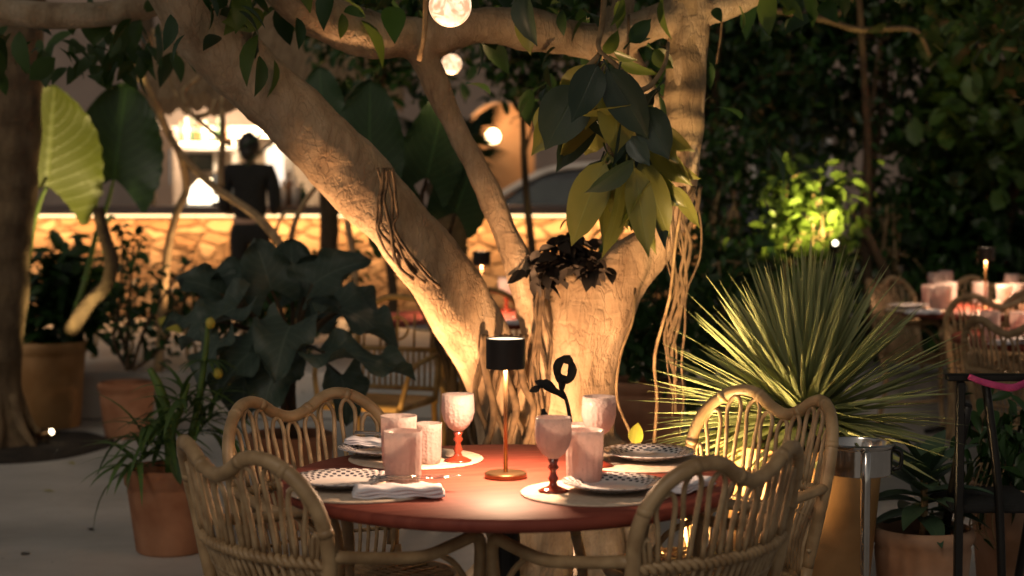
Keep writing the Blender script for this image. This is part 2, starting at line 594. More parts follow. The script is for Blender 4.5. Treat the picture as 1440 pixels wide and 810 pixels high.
def platemat():
    m, t, b = newmat('patterned_porcelain')
    tc = t.nodes.new('ShaderNodeTexCoord')
    sx = t.nodes.new('ShaderNodeSeparateXYZ'); t.links.new(tc.outputs['Object'], sx.inputs[0])
    at = t.nodes.new('ShaderNodeMath'); at.operation = 'ARCTAN2'
    t.links.new(sx.outputs[1], at.inputs[0]); t.links.new(sx.outputs[0], at.inputs[1])
    mu = t.nodes.new('ShaderNodeMath'); mu.operation = 'MULTIPLY'; mu.inputs[1].default_value = 26
    t.links.new(at.outputs[0], mu.inputs[0])
    sn = t.nodes.new('ShaderNodeMath'); sn.operation = 'SINE'; t.links.new(mu.outputs[0], sn.inputs[0])
    ln = t.nodes.new('ShaderNodeVectorMath'); ln.operation = 'LENGTH'
    cb = t.nodes.new('ShaderNodeCombineXYZ'); t.links.new(sx.outputs[0], cb.inputs[0]); t.links.new(sx.outputs[1], cb.inputs[1])
    t.links.new(cb.outputs[0], ln.inputs[0])
    m3 = t.nodes.new('ShaderNodeMath'); m3.operation = 'MULTIPLY'; m3.inputs[1].default_value = 330
    t.links.new(ln.outputs['Value'], m3.inputs[0])
    s2 = t.nodes.new('ShaderNodeMath'); s2.operation = 'SINE'; t.links.new(m3.outputs[0], s2.inputs[0])
    pr = t.nodes.new('ShaderNodeMath'); pr.operation = 'MULTIPLY'; t.links.new(sn.outputs[0], pr.inputs[0]); t.links.new(s2.outputs[0], pr.inputs[1])
    g1 = t.nodes.new('ShaderNodeMath'); g1.operation = 'GREATER_THAN'; g1.inputs[1].default_value = 0.12; t.links.new(pr.outputs[0], g1.inputs[0])
    g2 = t.nodes.new('ShaderNodeMath'); g2.operation = 'GREATER_THAN'; g2.inputs[1].default_value = .078; t.links.new(ln.outputs['Value'], g2.inputs[0])
    g3 = t.nodes.new('ShaderNodeMath'); g3.operation = 'MULTIPLY'; t.links.new(g1.outputs[0], g3.inputs[0]); t.links.new(g2.outputs[0], g3.inputs[1])
    mx = t.nodes.new('ShaderNodeMixRGB'); mx.inputs[1].default_value = (.66, .62, .62, 1); mx.inputs[2].default_value = (.045, .045, .075, 1)
    t.links.new(g3.outputs[0], mx.inputs[0]); t.links.new(mx.outputs[0], b.inputs['Base Color'])
    b.inputs['Roughness'].default_value = .22
    return m


M['plate'] = platemat()


def tabletop_mat():
    m, t, b = newmat('red_lacquered_wood')
    tc = t.nodes.new('ShaderNodeTexCoord')
    mp = t.nodes.new('ShaderNodeMapping'); mp.inputs['Scale'].default_value = (1.2, 9, 1)
    t.links.new(tc.outputs['Object'], mp.inputs[0])
    n = t.nodes.new('ShaderNodeTexNoise'); n.inputs['Scale'].default_value = 5; n.inputs['Detail'].default_value = 8
    t.links.new(mp.outputs[0], n.inputs['Vector'])
    cr = t.nodes.new('ShaderNodeValToRGB')
    cr.color_ramp.elements[0].position = .3; cr.color_ramp.elements[0].color = (.19, .036, .023, 1)
    cr.color_ramp.elements[1].position = .7; cr.color_ramp.elements[1].color = (.29, .070, .044, 1)
    t.links.new(n.outputs[0], cr.inputs[0]); t.links.new(cr.outputs[0], b.inputs['Base Color'])
    n3 = t.nodes.new('ShaderNodeTexNoise'); n3.inputs['Scale'].default_value = 6
    t.links.new(tc.outputs['Object'], n3.inputs['Vector'])
    mr = t.nodes.new('ShaderNodeMapRange'); mr.inputs[3].default_value = .50; mr.inputs[4].default_value = .72
    t.links.new(n3.outputs[0], mr.inputs[0]); t.links.new(mr.outputs[0], b.inputs['Roughness'])
    b.inputs['Specular IOR Level'].default_value = .28
    return m


M['tabletop'] = tabletop_mat()


def ground_mat():
    m, t, b = newmat('polished_concrete')
    tc = t.nodes.new('ShaderNodeTexCoord')
    n = t.nodes.new('ShaderNodeTexNoise'); n.inputs['Scale'].default_value = 1.1; n.inputs['Detail'].default_value = 9; n.inputs['Roughness'].default_value = .6
    t.links.new(tc.outputs['Object'], n.inputs['Vector'])
    cr = t.nodes.new('ShaderNodeValToRGB')
    cr.color_ramp.elements[0].position = .32; cr.color_ramp.elements[0].color = (.30, .285, .27, 1)
    cr.color_ramp.elements[1].position = .68; cr.color_ramp.elements[1].color = (.50, .48, .46, 1)
    t.links.new(n.outputs[0], cr.inputs[0])
    # small dark specks and fallen bits
    v = t.nodes.new('ShaderNodeTexNoise'); v.inputs['Scale'].default_value = 28; v.inputs['Detail'].default_value = 2
    t.links.new(tc.outputs['Object'], v.inputs['Vector'])
    r = t.nodes.new('ShaderNodeMapRange'); r.inputs[1].default_value = .70; r.inputs[2].default_value = .76; r.inputs[3].default_value = 1; r.inputs[4].default_value = .35
    t.links.new(v.outputs[0], r.inputs[0])
    mx = t.nodes.new('ShaderNodeMixRGB'); mx.blend_type = 'MULTIPLY'; mx.inputs[0].default_value = 1
    t.links.new(cr.outputs[0], mx.inputs[1]); t.links.new(r.outputs[0], mx.inputs[2])
    t.links.new(mx.outputs[0], b.inputs['Base Color'])
    b.inputs['Roughness'].default_value = .62
    bp = t.nodes.new('ShaderNodeBump'); bp.inputs['Strength'].default_value = .25; bp.inputs['Distance'].default_value = .01
    n2 = t.nodes.new('ShaderNodeTexNoise'); n2.inputs['Scale'].default_value = 9; n2.inputs['Detail'].default_value = 8
    t.links.new(tc.outputs['Object'], n2.inputs['Vector'])
    t.links.new(n2.outputs[0], bp.inputs['Height']); t.links.new(bp.outputs[0], b.inputs['Normal'])
    return m


M['ground'] = ground_mat()


def stone_mat():
    m, t, b = newmat('rubble_stone')
    tc = t.nodes.new('ShaderNodeTexCoord')
    mp = t.nodes.new('ShaderNodeMapping'); mp.inputs['Scale'].default_value = (4.6, 4.6, 8.0)
    t.links.new(tc.outputs['Object'], mp.inputs[0])
    nw = t.nodes.new('ShaderNodeTexNoise'); nw.inputs['Scale'].default_value = 2
    t.links.new(mp.outputs[0], nw.inputs['Vector'])
    vm = t.nodes.new('ShaderNodeMixRGB'); vm.blend_type = 'ADD'; vm.inputs[0].default_value = .35
    t.links.new(mp.outputs[0], vm.inputs[1]); t.links.new(nw.outputs[1], vm.inputs[2])
    v = t.nodes.new('ShaderNodeTexVoronoi'); v.feature = 'DISTANCE_TO_EDGE'; v.inputs['Scale'].default_value = 1
    v2 = t.nodes.new('ShaderNodeTexVoronoi'); v2.inputs['Scale'].default_value = 1
    t.links.new(vm.outputs[0], v.inputs['Vector']); t.links.new(vm.outputs[0], v2.inputs['Vector'])
    r = t.nodes.new('ShaderNodeMapRange'); r.inputs[2].default_value = .14
    t.links.new(v.outputs[0], r.inputs[0])
    bwn = t.nodes.new('ShaderNodeSeparateXYZ'); t.links.new(v2.outputs['Color'], bwn.inputs[0])
    cr = t.nodes.new('ShaderNodeMixRGB'); cr.inputs[1].default_value = (.24, .14, .07, 1); cr.inputs[2].default_value = (.46, .32, .19, 1)
    t.links.new(bwn.outputs[0], cr.inputs[0])
    mx = t.nodes.new('ShaderNodeMixRGB'); mx.inputs[1].default_value = (.17, .105, .055, 1)
    t.links.new(r.outputs[0], mx.inputs[0]); t.links.new(cr.outputs[0], mx.inputs[2])
    t.links.new(mx.outputs[0], b.inputs['Base Color']); b.inputs['Roughness'].default_value = .9
    bp = t.nodes.new('ShaderNodeBump'); bp.inputs['Strength'].default_value = 1; bp.inputs['Distance'].default_value = .03
    t.links.new(r.outputs[0], bp.inputs['Height']); t.links.new(bp.outputs[0], b.inputs['Normal'])
    return m


M['stone'] = stone_mat()

# ------------------------------------------------------------------ setting
g = MB()
g.add([(-300, -60, 0), (300, -60, 0), (300, 600, 0), (-300, 600, 0)], [(0, 1, 2, 3)])
tag(g.build('ground', M['ground'], smooth=False), kind='structure')

# planting hole with soil around the left tree
g = MB()
k = 64
hc = W(-10, 405, 9.95); hc.z = 0
vs_, fs = [(hc.x, hc.y, .03)], []
for j in range(k):
    a = 2 * PI * j / k
    r = .65 + .02 * math.sin(5 * a)
    vs_.append((hc.x + .97 * r * math.cos(a), hc.y + r * .97 * math.sin(a), .014 + .006 * math.sin(9 * a)))
for j in range(k):
    a = 2 * PI * j / k
    r = .65 + .02 * math.sin(5 * a)
    vs_.append((hc.x + r * math.cos(a), hc.y + r * math.sin(a), -.02))
for j in range(k):
    fs.append((0, 1 + j, 1 + (j + 1) % k))
    fs.append((1 + j, 1 + k + j, 1 + k + (j + 1) % k, 1 + (j + 1) % k))
g.add(vs_, fs)
tag(g.build('soil', M['soil']), kind='structure')

TERR = 0.30
g = MB()
g.box((0.5, 11.05 + 10, TERR / 2 - .005), (26, 20, TERR), bev=.02)
tag(g.build('terrace', M['ground'], smooth=False), kind='structure')

# house wall far behind
hb = thing('house', 'long pale plastered house wall behind the trees with a lit arch', 'house', (0, 22, 0))
g = MB()
arch_x0, arch_x1 = W(655, 200, 22).x, W(752, 200, 22).x
zt = 5.2
zs = 1.55
for x0, x1 in ((-16, arch_x0), (arch_x1, 16)):
    g.box(((x0 + x1) / 2, 22.2, zt / 2), (x1 - x0, .4, zt))
axc, axr = (arch_x0 + arch_x1) / 2, (arch_x1 - arch_x0) / 2
N = 14
vs_, fs = [], []
for i in range(N + 1):
    a = PI - PI * i / N
    x, z = axc + axr * math.cos(a), 2.05 + axr * .9 * math.sin(a)
    for y in (22.0, 22.4):
        vs_ += [(x, y, z), (x, y, zt)]
for i in range(N):
    o = i * 4
    fs += [(o, o + 4, o + 5, o + 1), (o + 2, o + 3, o + 7, o + 6), (o, o + 2, o + 6, o + 4)]
g.add(vs_, fs)
g.build('wall', M['greyw'], hb, smooth=False)
g = MB()
g.box((axc, 23.4, 1.7), (axr * 2 + .6, .1, 3.4))
g.build('niche', noisemat('warm_plaster', (.50, .30, .16), (.60, .38, .22), scale=3, rough=.9), hb, smooth=False)
# upper dark windows
for wx in (3.4, 6.0):
    g = MB()
    g.box((wx, 21.97, 2.0), (1.0, .08, 1.5), bev=.01)
    fr = g.build('window', M['white'], hb, smooth=False)
    g = MB()
    g.box((wx, 21.92, 2.0), (.84, .03, 1.34))
    g.box((wx, 21.90, 2.0), (.04, .03, 1.34))
    g.build('pane', M['darkgreen_metal'], fr, smooth=False)


def light(name, kind, loc, power, col, parent=None, aim=None, size=.05, spot=None, blend=.6):
    l = bpy.data.lights.new(name, kind)
    l.energy = power
    l.color = col
    if kind == 'AREA':
        l.shape = 'RECTANGLE'
        l.size, l.size_y = size if hasattr(size, '__len__') else (size, size)
    else:
        l.shadow_soft_size = size
    if spot:
        l.spot_size = math.radians(spot)
        l.spot_blend = blend
    o = bpy.data.objects.new(name, l)
    COL.objects.link(o)
    loc = Vector(loc)
    if aim is not None:
        o.rotation_euler = (Vector(aim) - loc).to_track_quat('-Z', 'Y').to_euler()
    if parent:
        o.parent = parent
        o.location = loc - Vector(ROOT[parent.name])
    else:
        o.location = loc
    return o


# arch lamp
lp = W(693, 192, 22.9)
al = thing('wall_lamp', 'small round lamp glowing inside the orange lit arch', 'lamp', lp)
g = MB(); g.sphere(lp, .09); g.build('globe', emat('arch_lamp_glow', (1, .70, .38), 14), al)
g = MB(); g.tube([lp + Vector((0, .08, .05)), lp + Vector((0, .25, .12)), lp + Vector((0, .45, .12))], .015); g.build('bracket', M['blackmetal'], al)
light('arch_light', 'POINT', lp + Vector((0, -.12, .12)), 28, (1, .55, .26), al, size=.09)

# ------------------------------------------------------------------ leaves
def frame_from(dirv, upv):
    d = Vector(dirv).normalized()
    u = Vector(upv)
    u = (u - d * u.dot(d))
    if u.length < 1e-4:
        u = d.orthogonal()
    u.normalize()
    s = d.cross(u).normalized()
    return d, s, u


def leaf(mb, base, dirv, upv, L, Wd, prof='oval', droop=.25, fold=.25, nu=7, twist=0.0, ruffle=0.0, seed=0.0, petiole=0.0):
    """one blade with thickness-free curved surface; u across -1..1, v along 0..1"""
    d, s, u = frame_from(dirv, upv)
    if twist:
        R = Matrix.Rotation(twist, 3, d)
        s, u = R @ s, R @ u
    base = Vector(base)
    if petiole:
        mb.tube([base - d * petiole, base - d * petiole * .4 + u * petiole * .05, base + d * L * .05], [.0035, .003, .002], k=5, sub=2)
    cols = (-1, -.55, 0, .55, 1)
    vs_, uvs, fs = [], [], []
    for i in range(nu + 1):
        t = i / nu
        if prof == 'oval':
            w = math.sin(PI * min(1, t * 1.0) ** .85) ** .75 * (1 - .25 * t)
            if t > .86:
                w *= (1 - t) / .14 * .8 + .04
        elif prof == 'lance':
            w = (math.sin(PI * t ** .7)) ** .9
        else:
            w = (1 - t) ** .7 * min(1, .55 + t * 4)
        w *= Wd / 2
        bend = -droop * L * t * t
        for c in cols:
            x = c * w
            z = bend + fold * abs(x) + ruffle * L * math.sin(9 * t + seed + c) * abs(c)
            p = base + d * (L * t - .3 * droop * L * t * t * t) + s * x + u * z
            vs_.append(p)
            uvs.append((c, t))
    n = len(cols)
    for i in range(nu):
        for j in range(n - 1):
            a = i * n + j
            fs.append((a, a + 1, a + n + 1, a + n))
    mb.add(vs_, fs, uvs)


def earleaf(mb, att, dirv, upv, L, Wd, droop=.15, cup=.15, rip=.02, nu=36, nc=8, back=.28, seed=0.0, ruffle=.03):
    """heart-shaped elephant-ear blade attached near its notch"""
    d, s, u = frame_from(dirv, upv)
    att = Vector(att)
    vs_, uvs, fs = [], [], []
    cs = [(-1 + j / nc) for j in range(nc)] + [j / nc for j in range(nc + 1)]
    for i in range(nu + 1):
        t = i / nu
        w = Wd / 2 * (math.sin(PI * (.22 + .78 * t)) ** .62) * (1.02 if t < .3 else 1)
        if t < .001:
            w *= .9
        w *= (1 + .018 * math.sin(t * 9 * 2 * PI + seed))
        for c in cs:
            ac = abs(c)
            y = L * t - back * L * ac ** 1.3 * (1 - t) ** 1.4 * 1.0
            x = c * w
            ph = (t - .55 * ac * .9) * 9 * 2 * PI
            z = -droop * L * t * t * 1.0 + cup * ac * ac * Wd * .5 + rip * L * (ac ** .7) * math.cos(ph) + ruffle * L * ac ** 3 * math.sin(t * 13 + seed * 3 + (2 if c < 0 else 0))
            vs_.append(att + d * y + s * x + u * z)
            uvs.append((c * .9, t))
    n = len(cs)
    for i in range(nu):
        for j in range(n - 1):
            a = i * n + j
            fs.append((a, a + 1, a + n + 1, a + n))
    mb.add(vs_, fs, uvs)


def scatter_crown(name, mat, parent, clumps, per, size, spread, droop=.5, aspect=.5, seed=1, fine=False):
    """many folded leaves round clump centres; vectorised"""
    r = np.random.default_rng(seed)
    C = np.array([tuple(c) for c in clumps])
    n = len(C) * per
    ctr = np.repeat(C, per, axis=0) + r.normal(0, 1, (n, 3)) * np.array(spread)
    ctr[:, 2] = np.maximum(ctr[:, 2], .04)
    az = r.uniform(0, 2 * PI, n)
    el = r.normal(-droop, .5, n)
    d = np.stack([np.cos(el) * np.cos(az), np.cos(el) * np.sin(az), np.sin(el)], 1)
    up = np.array([0, 0, 1.0]) + r.normal(0, .45, (n, 3))
    up -= d * np.sum(up * d, 1, keepdims=True)
    up /= np.linalg.norm(up, axis=1, keepdims=True)
    s = np.cross(d, up)
    L = size * r.uniform(.6, 1.35, n)
    tmpl = [(0, 0, 0), (.5, .35, .06), (.42, .75, .0), (0, 1.0, -.12), (-.42, .75, .0), (-.5, .35, .06), (0, .4, 0), (0, .75, -.04)]
    F = [(0, 1, 6), (1, 2, 7, 6), (2, 3, 7), (0, 6, 5), (5, 6, 7, 4), (4, 7, 3)]
    if fine:
        tmpl, F = [], []
        rows = ((0, .04), (.12, .55), (.28, .90), (.48, 1.0), (.68, .80), (.84, .45), (.94, .18), (1.0, .02))
        for q, (tt, ww) in enumerate(rows):
            zz = .10 * tt - .34 * tt * tt
            tmpl += [(-.5 * ww, tt, zz + .07 * ww), (0, tt, zz), (.5 * ww, tt, zz + .07 * ww)]
            if q:
                o_ = (q - 1) * 3
                F += [(o_, o_ + 1, o_ + 4, o_ + 3), (o_ + 1, o_ + 2, o_ + 5, o_ + 4)]
    T = np.array(tmpl)
    V = (ctr[:, None, :] + s[:, None, :] * (T[None, :, 0:1] * aspect * L[:, None, None]) + d[:, None, :] * (T[None, :, 1:2] * L[:, None, None]) + up[:, None, :] * (T[None, :, 2:3] * L[:, None, None]))
    V = V.reshape(-1, 3)
    m = len(tmpl)
    faces = []
    for q in range(n):
        o = q * m
        for f in F:
            faces.append(tuple(o + i for i in f))
    mb = MB()
    mb.v = [tuple(p) for p in V]
    mb.uv = [(0.3, .3)] * len(V)
    mb.f = faces
    return mb.build(name, mat, parent)


def remesh_build(mb, name, mat, parent, voxel, smooth_it=4, disp=0.0, dscale=4.0):
    me = bpy.data.meshes.new('tmp')
    me.from_pydata(mb.v, [], mb.f)
    o = bpy.data.objects.new('tmp', me)
    COL.objects.link(o)
    md = o.modifiers.new('r', 'REMESH'); md.mode = 'VOXEL'; md.voxel_size = voxel
    sm = o.modifiers.new('s', 'SMOOTH'); sm.iterations = smooth_it; sm.factor = .5
    dg = bpy.context.evaluated_depsgraph_get()
    ev = bpy.data.meshes.new_from_object(o.evaluated_get(dg))
    n = len(ev.vertices)
    co = np.empty(n * 3); ev.vertices.foreach_get('co', co); co = co.reshape(-1, 3)
    if disp:
        nr = np.empty(n * 3); ev.vertices.foreach_get('normal', nr); nr = nr.reshape(-1, 3)
        amt = np.array([mnoise.fractal(Vector((p[0] * dscale, p[1] * dscale, p[2] * dscale * .45)), 1.0, 2.0, 4) for p in co])
        co = co + nr * (amt * disp)[:, None]
    co = co - np.array(ROOT[parent.name])
    ev.vertices.foreach_set('co', co.ravel())
    ev.update()
    bpy.data.objects.remove(o)
    ev.name = name
    ev.materials.clear(); ev.materials.append(mat)
    ev.shade_smooth()
    ob = bpy.data.objects.new(name, ev)
    COL.objects.link(ob)
    ob.parent = parent
    ROOT[ob.name] = ROOT[parent.name]
    return ob


def pxpath(L):
    """[(px,py,d,rpx)] -> points, radii"""
    return [W(a, b, d) for a, b, d, r in L], [r * d / FPX for a, b, d, r in L]


# ------------------------------------------------------------------ the ficus behind the table
tb = W(805, 600, 6.45); tb.z = 0
tree = thing('ficus_tree', 'large forked ficus with pale floodlit trunk right behind the round red table', 'tree', tb)
g = MB()
for path, s in (
    ([(742, 860, 6.5, 80), (738, 740, 6.48, 58), (727, 640, 6.45, 50), (703, 555, 6.42, 47), (662, 465, 6.38, 46), (587, 355, 6.3, 48), (510, 260, 6.25, 47), (435, 180, 6.2, 45), (360, 112, 6.15, 44), (295, 45, 6.1, 44), (235, -45, 6.05, 44), (190, -140, 6.0, 44)], 1),
    ([(790, 890, 6.45, 130), (800, 760, 6.45, 78), (803, 640, 6.45, 68), (806, 520, 6.45, 63), (814, 440, 6.45, 68), (822, 395, 6.45, 62), (828, 365, 6.45, 38)], 2),
    ([(835, 430, 6.45, 58), (875, 388, 6.42, 42), (922, 335, 6.38, 31), (948, 280, 6.35, 26), (958, 220, 6.3, 25), (964, 120, 6.3, 26), (968, 30, 6.3, 27), (972, -70, 6.3, 27), (990, -160, 6.3, 25)], 3),
    ([(772, 600, 6.36, 26), (758, 470, 6.33, 24), (738, 400, 6.3, 22), (705, 310, 6.28, 19), (660, 215, 6.25, 18), (622, 140, 6.2, 18), (588, 70, 6.2, 19)], 4),
    ([(290, -170, 5.9, 26), (345, -85, 6.0, 30), (400, -25, 6.05, 34), (455, 20, 6.1, 34), (520, 48, 6.15, 31), (590, 50, 6.2, 29), (680, 36, 6.2, 27), (760, 44, 6.25, 27), (850, 58, 6.3, 26), (930, 28, 6.3, 24), (1010, 10, 6.3, 19), (1100, -22, 6.3, 16), (1200, -60, 6.3, 12)], 5),
    ([(905, -140, 6.5, 20), (880, -40, 6.45, 22), (868, 40, 6.4, 20), (900, 110, 6.36, 16), (950, 190, 6.34, 12)], 9),
):
    P_, R_ = pxpath(path)
    g.tube(P_, R_, k=20, sub=6, wob=.16, wf=2.2, seed=s * 7.3)
# buttress roots
for a, ln in ((-2.6, .5), (-1.9, .42), (-1.2, .55), (-.4, .5), (.6, .5), (2.2, .5), (3.0, .55)):
    c = Vector((tb.x + .02, tb.y, 0))
    dv = Vector((math.cos(a), math.sin(a), 0))
    g.tube([c + Vector((0, 0, .55)) + dv * .12, c + Vector((0, 0, .22)) + dv * .22, c + Vector((0, 0, .05)) + dv * .36, c + Vector((0, 0, -.04)) + dv * ln], [.07, .075, .05, .03], k=12, sub=5, wob=.2, seed=a)
trunk = remesh_build(g, 'trunk', M['bark'], tree, .013, 5, .018, 5.0)

g = MB()
P_, R_ = pxpath([(955, 245, 6.31, 27), (960, 190, 6.3, 28.5), (964, 120, 6.3, 28.5), (968, 30, 6.3, 29), (972, -70, 6.3, 29), (990, -160, 6.3, 27)])
g.tube(P_, R_, k=24, sub=10, wob=.10, wf=9)
g.build('limb', M['bark_ring'], tree)

# strangler roots gripping the lower left and the seam
def strand(L, r, name='aerial_root', mat='vine', parent=tree, jitter=3.0, seed=0, sub=4, k=6):
    rr = random.Random(seed)
    pts = [W(a + rr.uniform(-jitter, jitter), b, d) for a, b, d in L]
    mb = MB(); mb.tube(pts, [r * (1 + .3 * rr.random()) for _ in pts], k=k, sub=sub)
    return mb.build(name, M[mat], parent)


for i in range(9):     # net of roots over the shaded root crown
    x0 = 668 + i * 9
    L = [(x0 + 10 * math.sin(i * 2 + q * 1.3), 470 + q * 34, 6.30 - .03 * (i % 3) - q * .006) for q in range(7)]
    strand(L, .0055 + .003 * (i % 3), mat='vine', seed=i)
for i in range(5):     # along the seam between trunk and slender limb
    L = [(752 + i * 4 + 6 * math.sin(i + q), 355 + q * 42, 6.22) for q in range(8)]
    strand(L, .005, seed=20 + i)
for i in range(6):     # hanging over the big limb
    x0 = 531 + i * 5
    L = [(x0 + 4 * math.sin(i + q), 236 + q * 22, 6.06 + .012 * q) for q in range(5)] + [(x0 + 10 + 16 * (i % 3), 352 + 6 * i, 6.14), (x0 + 35 + 14 * (i % 3), 378 + 5 * i, 6.2)]
    strand(L, .004 + .0015 * (i % 2), seed=40 + i)
for i in range(11):     # bundle hanging from the right limb
    x0 = 944 + (i * 37 % 44)
    yb = 430 + (i * 53 % 190)
    n = 7
    L = [(x0 + (935 - x0) * (q / n) * .7 + 6 * math.sin(i * 1.7 + q * 1.4), 262 + (yb - 262) * q / n, 6.12) for q in range(n + 1)]
    strand(L, .0028 + .0013 * (i % 3), mat='vine', seed=60 + i, jitter=6)
strand([(962, 280, 6.1), (950, 340, 6.1), (940, 420, 6.1), (918, 500, 6.1), (925, 560, 6.1), (920, 622, 6.1)], .0045, mat='twig', seed=80)
strand([(893, 405, 6.2), (890, 450, 6.15), (872, 500, 6.15), (868, 560, 6.15), (885, 612, 6.1), (890, 650, 6.1)], .004, mat='twig', seed=81)
strand([(886, 20, 6.2), (884, 60, 6.2), (880, 100, 6.2), (872, 130, 6.2)], .004, seed=82)
strand([(600, -60, 6.0), (597, 0, 6.02), (599, 50, 6.03), (590, 85, 6.06)], .008, mat='twig', seed=83)
strand([(1015, -20, 6.3), (1012, 40, 6.3), (1010, 90, 6.3)], .0035, mat='vine', seed=84)

# hanging sprays of rubber leaves
g = MB()
stems = [
    [(850, -10, 5.9), (846, 40, 5.85), (842, 70, 5.8), (870, 95, 5.75), (893, 130, 5.72), (880, 180, 5.7), (888, 225, 5.7), (915, 265, 5.7), (935, 300, 5.7)],
    [(845, 75, 5.8), (820, 100, 5.75), (800, 120, 5.7), (785, 160, 5.7)],
    [(893, 130, 5.72), (915, 120, 5.75), (935, 90, 5.8), (940, 60, 5.85)],
    [(880, 180, 5.7), (862, 215, 5.68), (850, 230, 5.66)],
]
for st in stems:
    g.tube([W(*p) for p in st], [.010 - .006 * i / len(st) for i in range(len(st))], k=7, sub=4)
g.build('twig', M['twig'], tree)
#        base px       tip px      d    width px  facing tilt
SP = [
    (840, 90, 800, 178, 5.50, 78, -.2, 'lf_rubber'), (855, 95, 905, 185, 5.52, 76, .25, 'lf_rubber'), (870, 100, 850, 190, 5.58, 70, .1, 'lf_rubber'),
    (815, 120, 768, 205, 5.6, 80, -.3, 'lf_rubber'), (835, 150, 785, 235, 5.74, 70, .3, 'lf_rubber'), (905, 150, 940, 225, 5.56, 70, .3, 'lf_rubber'),
    (875, 190, 905, 285, 5.72, 60, .2, 'lf_rubber'), (885, 245, 895, 340, 5.70, 56, -.2, 'lf_rubber'), (915, 250, 925, 335, 5.74, 56, -.5, 'lf_rubber'),
    (845, 225, 815, 300, 5.76, 56, .1, 'lf_rubber'), (735, -10, 742, 60, 5.8, 46, .2, 'lf_rubber'),
    (850, 226, 800, 345, 5.62, 62, .35, 'lf_rubber_lit'), (858, 222, 838, 348, 5.68, 56, -.5, 'lf_rubber_lit'),
    (862, 240, 880, 330, 5.66, 50, .5, 'lf_rubber_lit'), (866, 215, 845, 300, 5.72, 46, .2, 'lf_rubber_lit'),
    (880, 230, 866, 352, 5.60, 46, -.8, 'lf_rubber_lit'), (892, 235, 908, 345, 5.60, 66, .2, 'lf_rubber_lit'),
    (900, 225, 940, 330, 5.66, 62, -.3, 'lf_rubber_lit'), (912, 240, 958, 300, 5.72, 44, .6, 'lf_rubber_lit'),
    (905, 180, 970, 272, 5.75, 52, .6, 'lf_rubber_lit'), (895, 160, 955, 232, 5.62, 64, -.2, 'lf_rubber_lit'),
    (898, 168, 985, 222, 5.85, 46, .5, 'lf_rubber_lit'), (845, 95, 792, 160, 5.60, 80, .3, 'lf_rubber_lit'),
    (862, 110, 872, 210, 5.55, 74, -.1, 'lf_rubber_lit'), (850, 100, 830, 175, 5.62, 66, .4, 'lf_rubber_lit'),
    (820, 130, 748, 215, 5.66, 74, .2, 'lf_rubber_lit'), (828, 150, 800, 232, 5.70, 60, -.5, 'lf_rubber_lit'),
    (842, 165, 820, 225, 5.75, 50, .3, 'lf_rubber_lit'), (862, 72, 900, 82, 5.9, 30, .5, 'lf_bright'),
    (868, 84, 918, 106, 5.92, 32, .4, 'lf_bright'), (850, 76, 870, 50, 5.9, 26, .5, 'lf_bright'),
    (920, 70, 945, 96, 5.85, 30, .2, 'lf_bright'), (885, 60, 912, 30, 5.9, 40, 0, 'lf_dark'),
    (735, 10, 745, 78, 5.9, 42, .1, 'lf_rubber_lit'), (886, 250, 930, 310, 5.75, 40, .3, 'lf_rubber_lit'),
    (870, 255, 858, 330, 5.75, 40, 1.1, 'lf_rubber_lit'), (948, 262, 980, 310, 5.95, 34, .3, 'lf_rubber_lit'),
    (905, 262, 915, 352, 5.7, 48, .9, 'lf_rubber_lit'), (930, 215, 975, 262, 5.8, 40, .9, 'lf_rubber_lit'),
    (858, 150, 905, 205, 5.72, 50, .9, 'lf_rubber_lit'), (770, 140, 760, 190, 5.7, 44, .8, 'lf_rubber_lit'),
]
rq = random.Random(99)
for _ in range(26):
    bx, by = rq.choice(((850, 100), (800, 130), (880, 180), (893, 140), (862, 220), (890, 230), (912, 255), (915, 130), (930, 280)))
    an = rq.gauss(1.5, .75)
    ln_ = rq.uniform(48, 95)
    SP.append((bx + rq.uniform(-12, 12), by + rq.uniform(-10, 14), bx + ln_ * math.cos(an), by + ln_ * math.sin(an), rq.uniform(5.52, 5.80), rq.uniform(26, 50), rq.uniform(-1.3, 1.3), rq.choice(('lf_rubber', 'lf_rubber', 'lf_rubber_lit', 'lf_mid'))))
for i, (bx, by, tx, ty, d, wpx, tw, mt) in enumerate(SP):
    b, t = W(bx, by, d), W(tx, ty, d - .05 + .1 * ((i * 7) % 5) / 5)
    L = (t - b).length * 1.06
    mb = MB()
    leaf(mb, b, t - b, (0.35 * math.sin(i * 1.7), -1, -.45 if i % 3 else .3), L * (.88 + .22 * ((i * 13) % 7) / 6), wpx * d / FPX * (.72 + .30 * ((i * 5) % 4) / 3), droop=(-.12, .10, .28, .16)[i % 4], fold=(.22, .5, .3)[i % 3], twist=tw, nu=9, ruffle=.012, seed=i, petiole=.03)
    mb.build('leaf', M[mt], tree)

# ficus crown: leaves along the upper limbs
cl = []
for (px, py, d) in ((330, -20, 5.9), (362, 8, 5.8), (385, -15, 6.2), (480, -30, 6.3), (505, -12, 6.0), (560, -40, 6.3), (610, -50, 6.4), (700, -35, 6.4), (745, -10, 6.2), (790, -25, 6.3), (830, -20, 6.5), (900, -25, 6.2), (1020, -45, 6.4), (1060, -25, 6.6), (1110, -5, 6.7), (200, -50, 6.0), (280, -40, 6.3), (420, -60, 5.8), (660, 25, 6.5), (1150, -30, 6.6), (915, 55, 6.5), (820, 120, 6.6), (770, 100, 6.5), (940, 150, 6.6)):
    cl.append(W(px, py, d))
scatter_crown('crown', M['lf_dark'], tree, cl, 9, .125, (.12, .15, .08), droop=.7, seed=5, aspect=.5, fine=True)
cl = [W(px, py, d) for px, py, d in ((345, 25, 5.9), (505, 5, 5.95), (395, -5, 6.0), (880, 10, 6.0), (1075, 5, 6.3))]
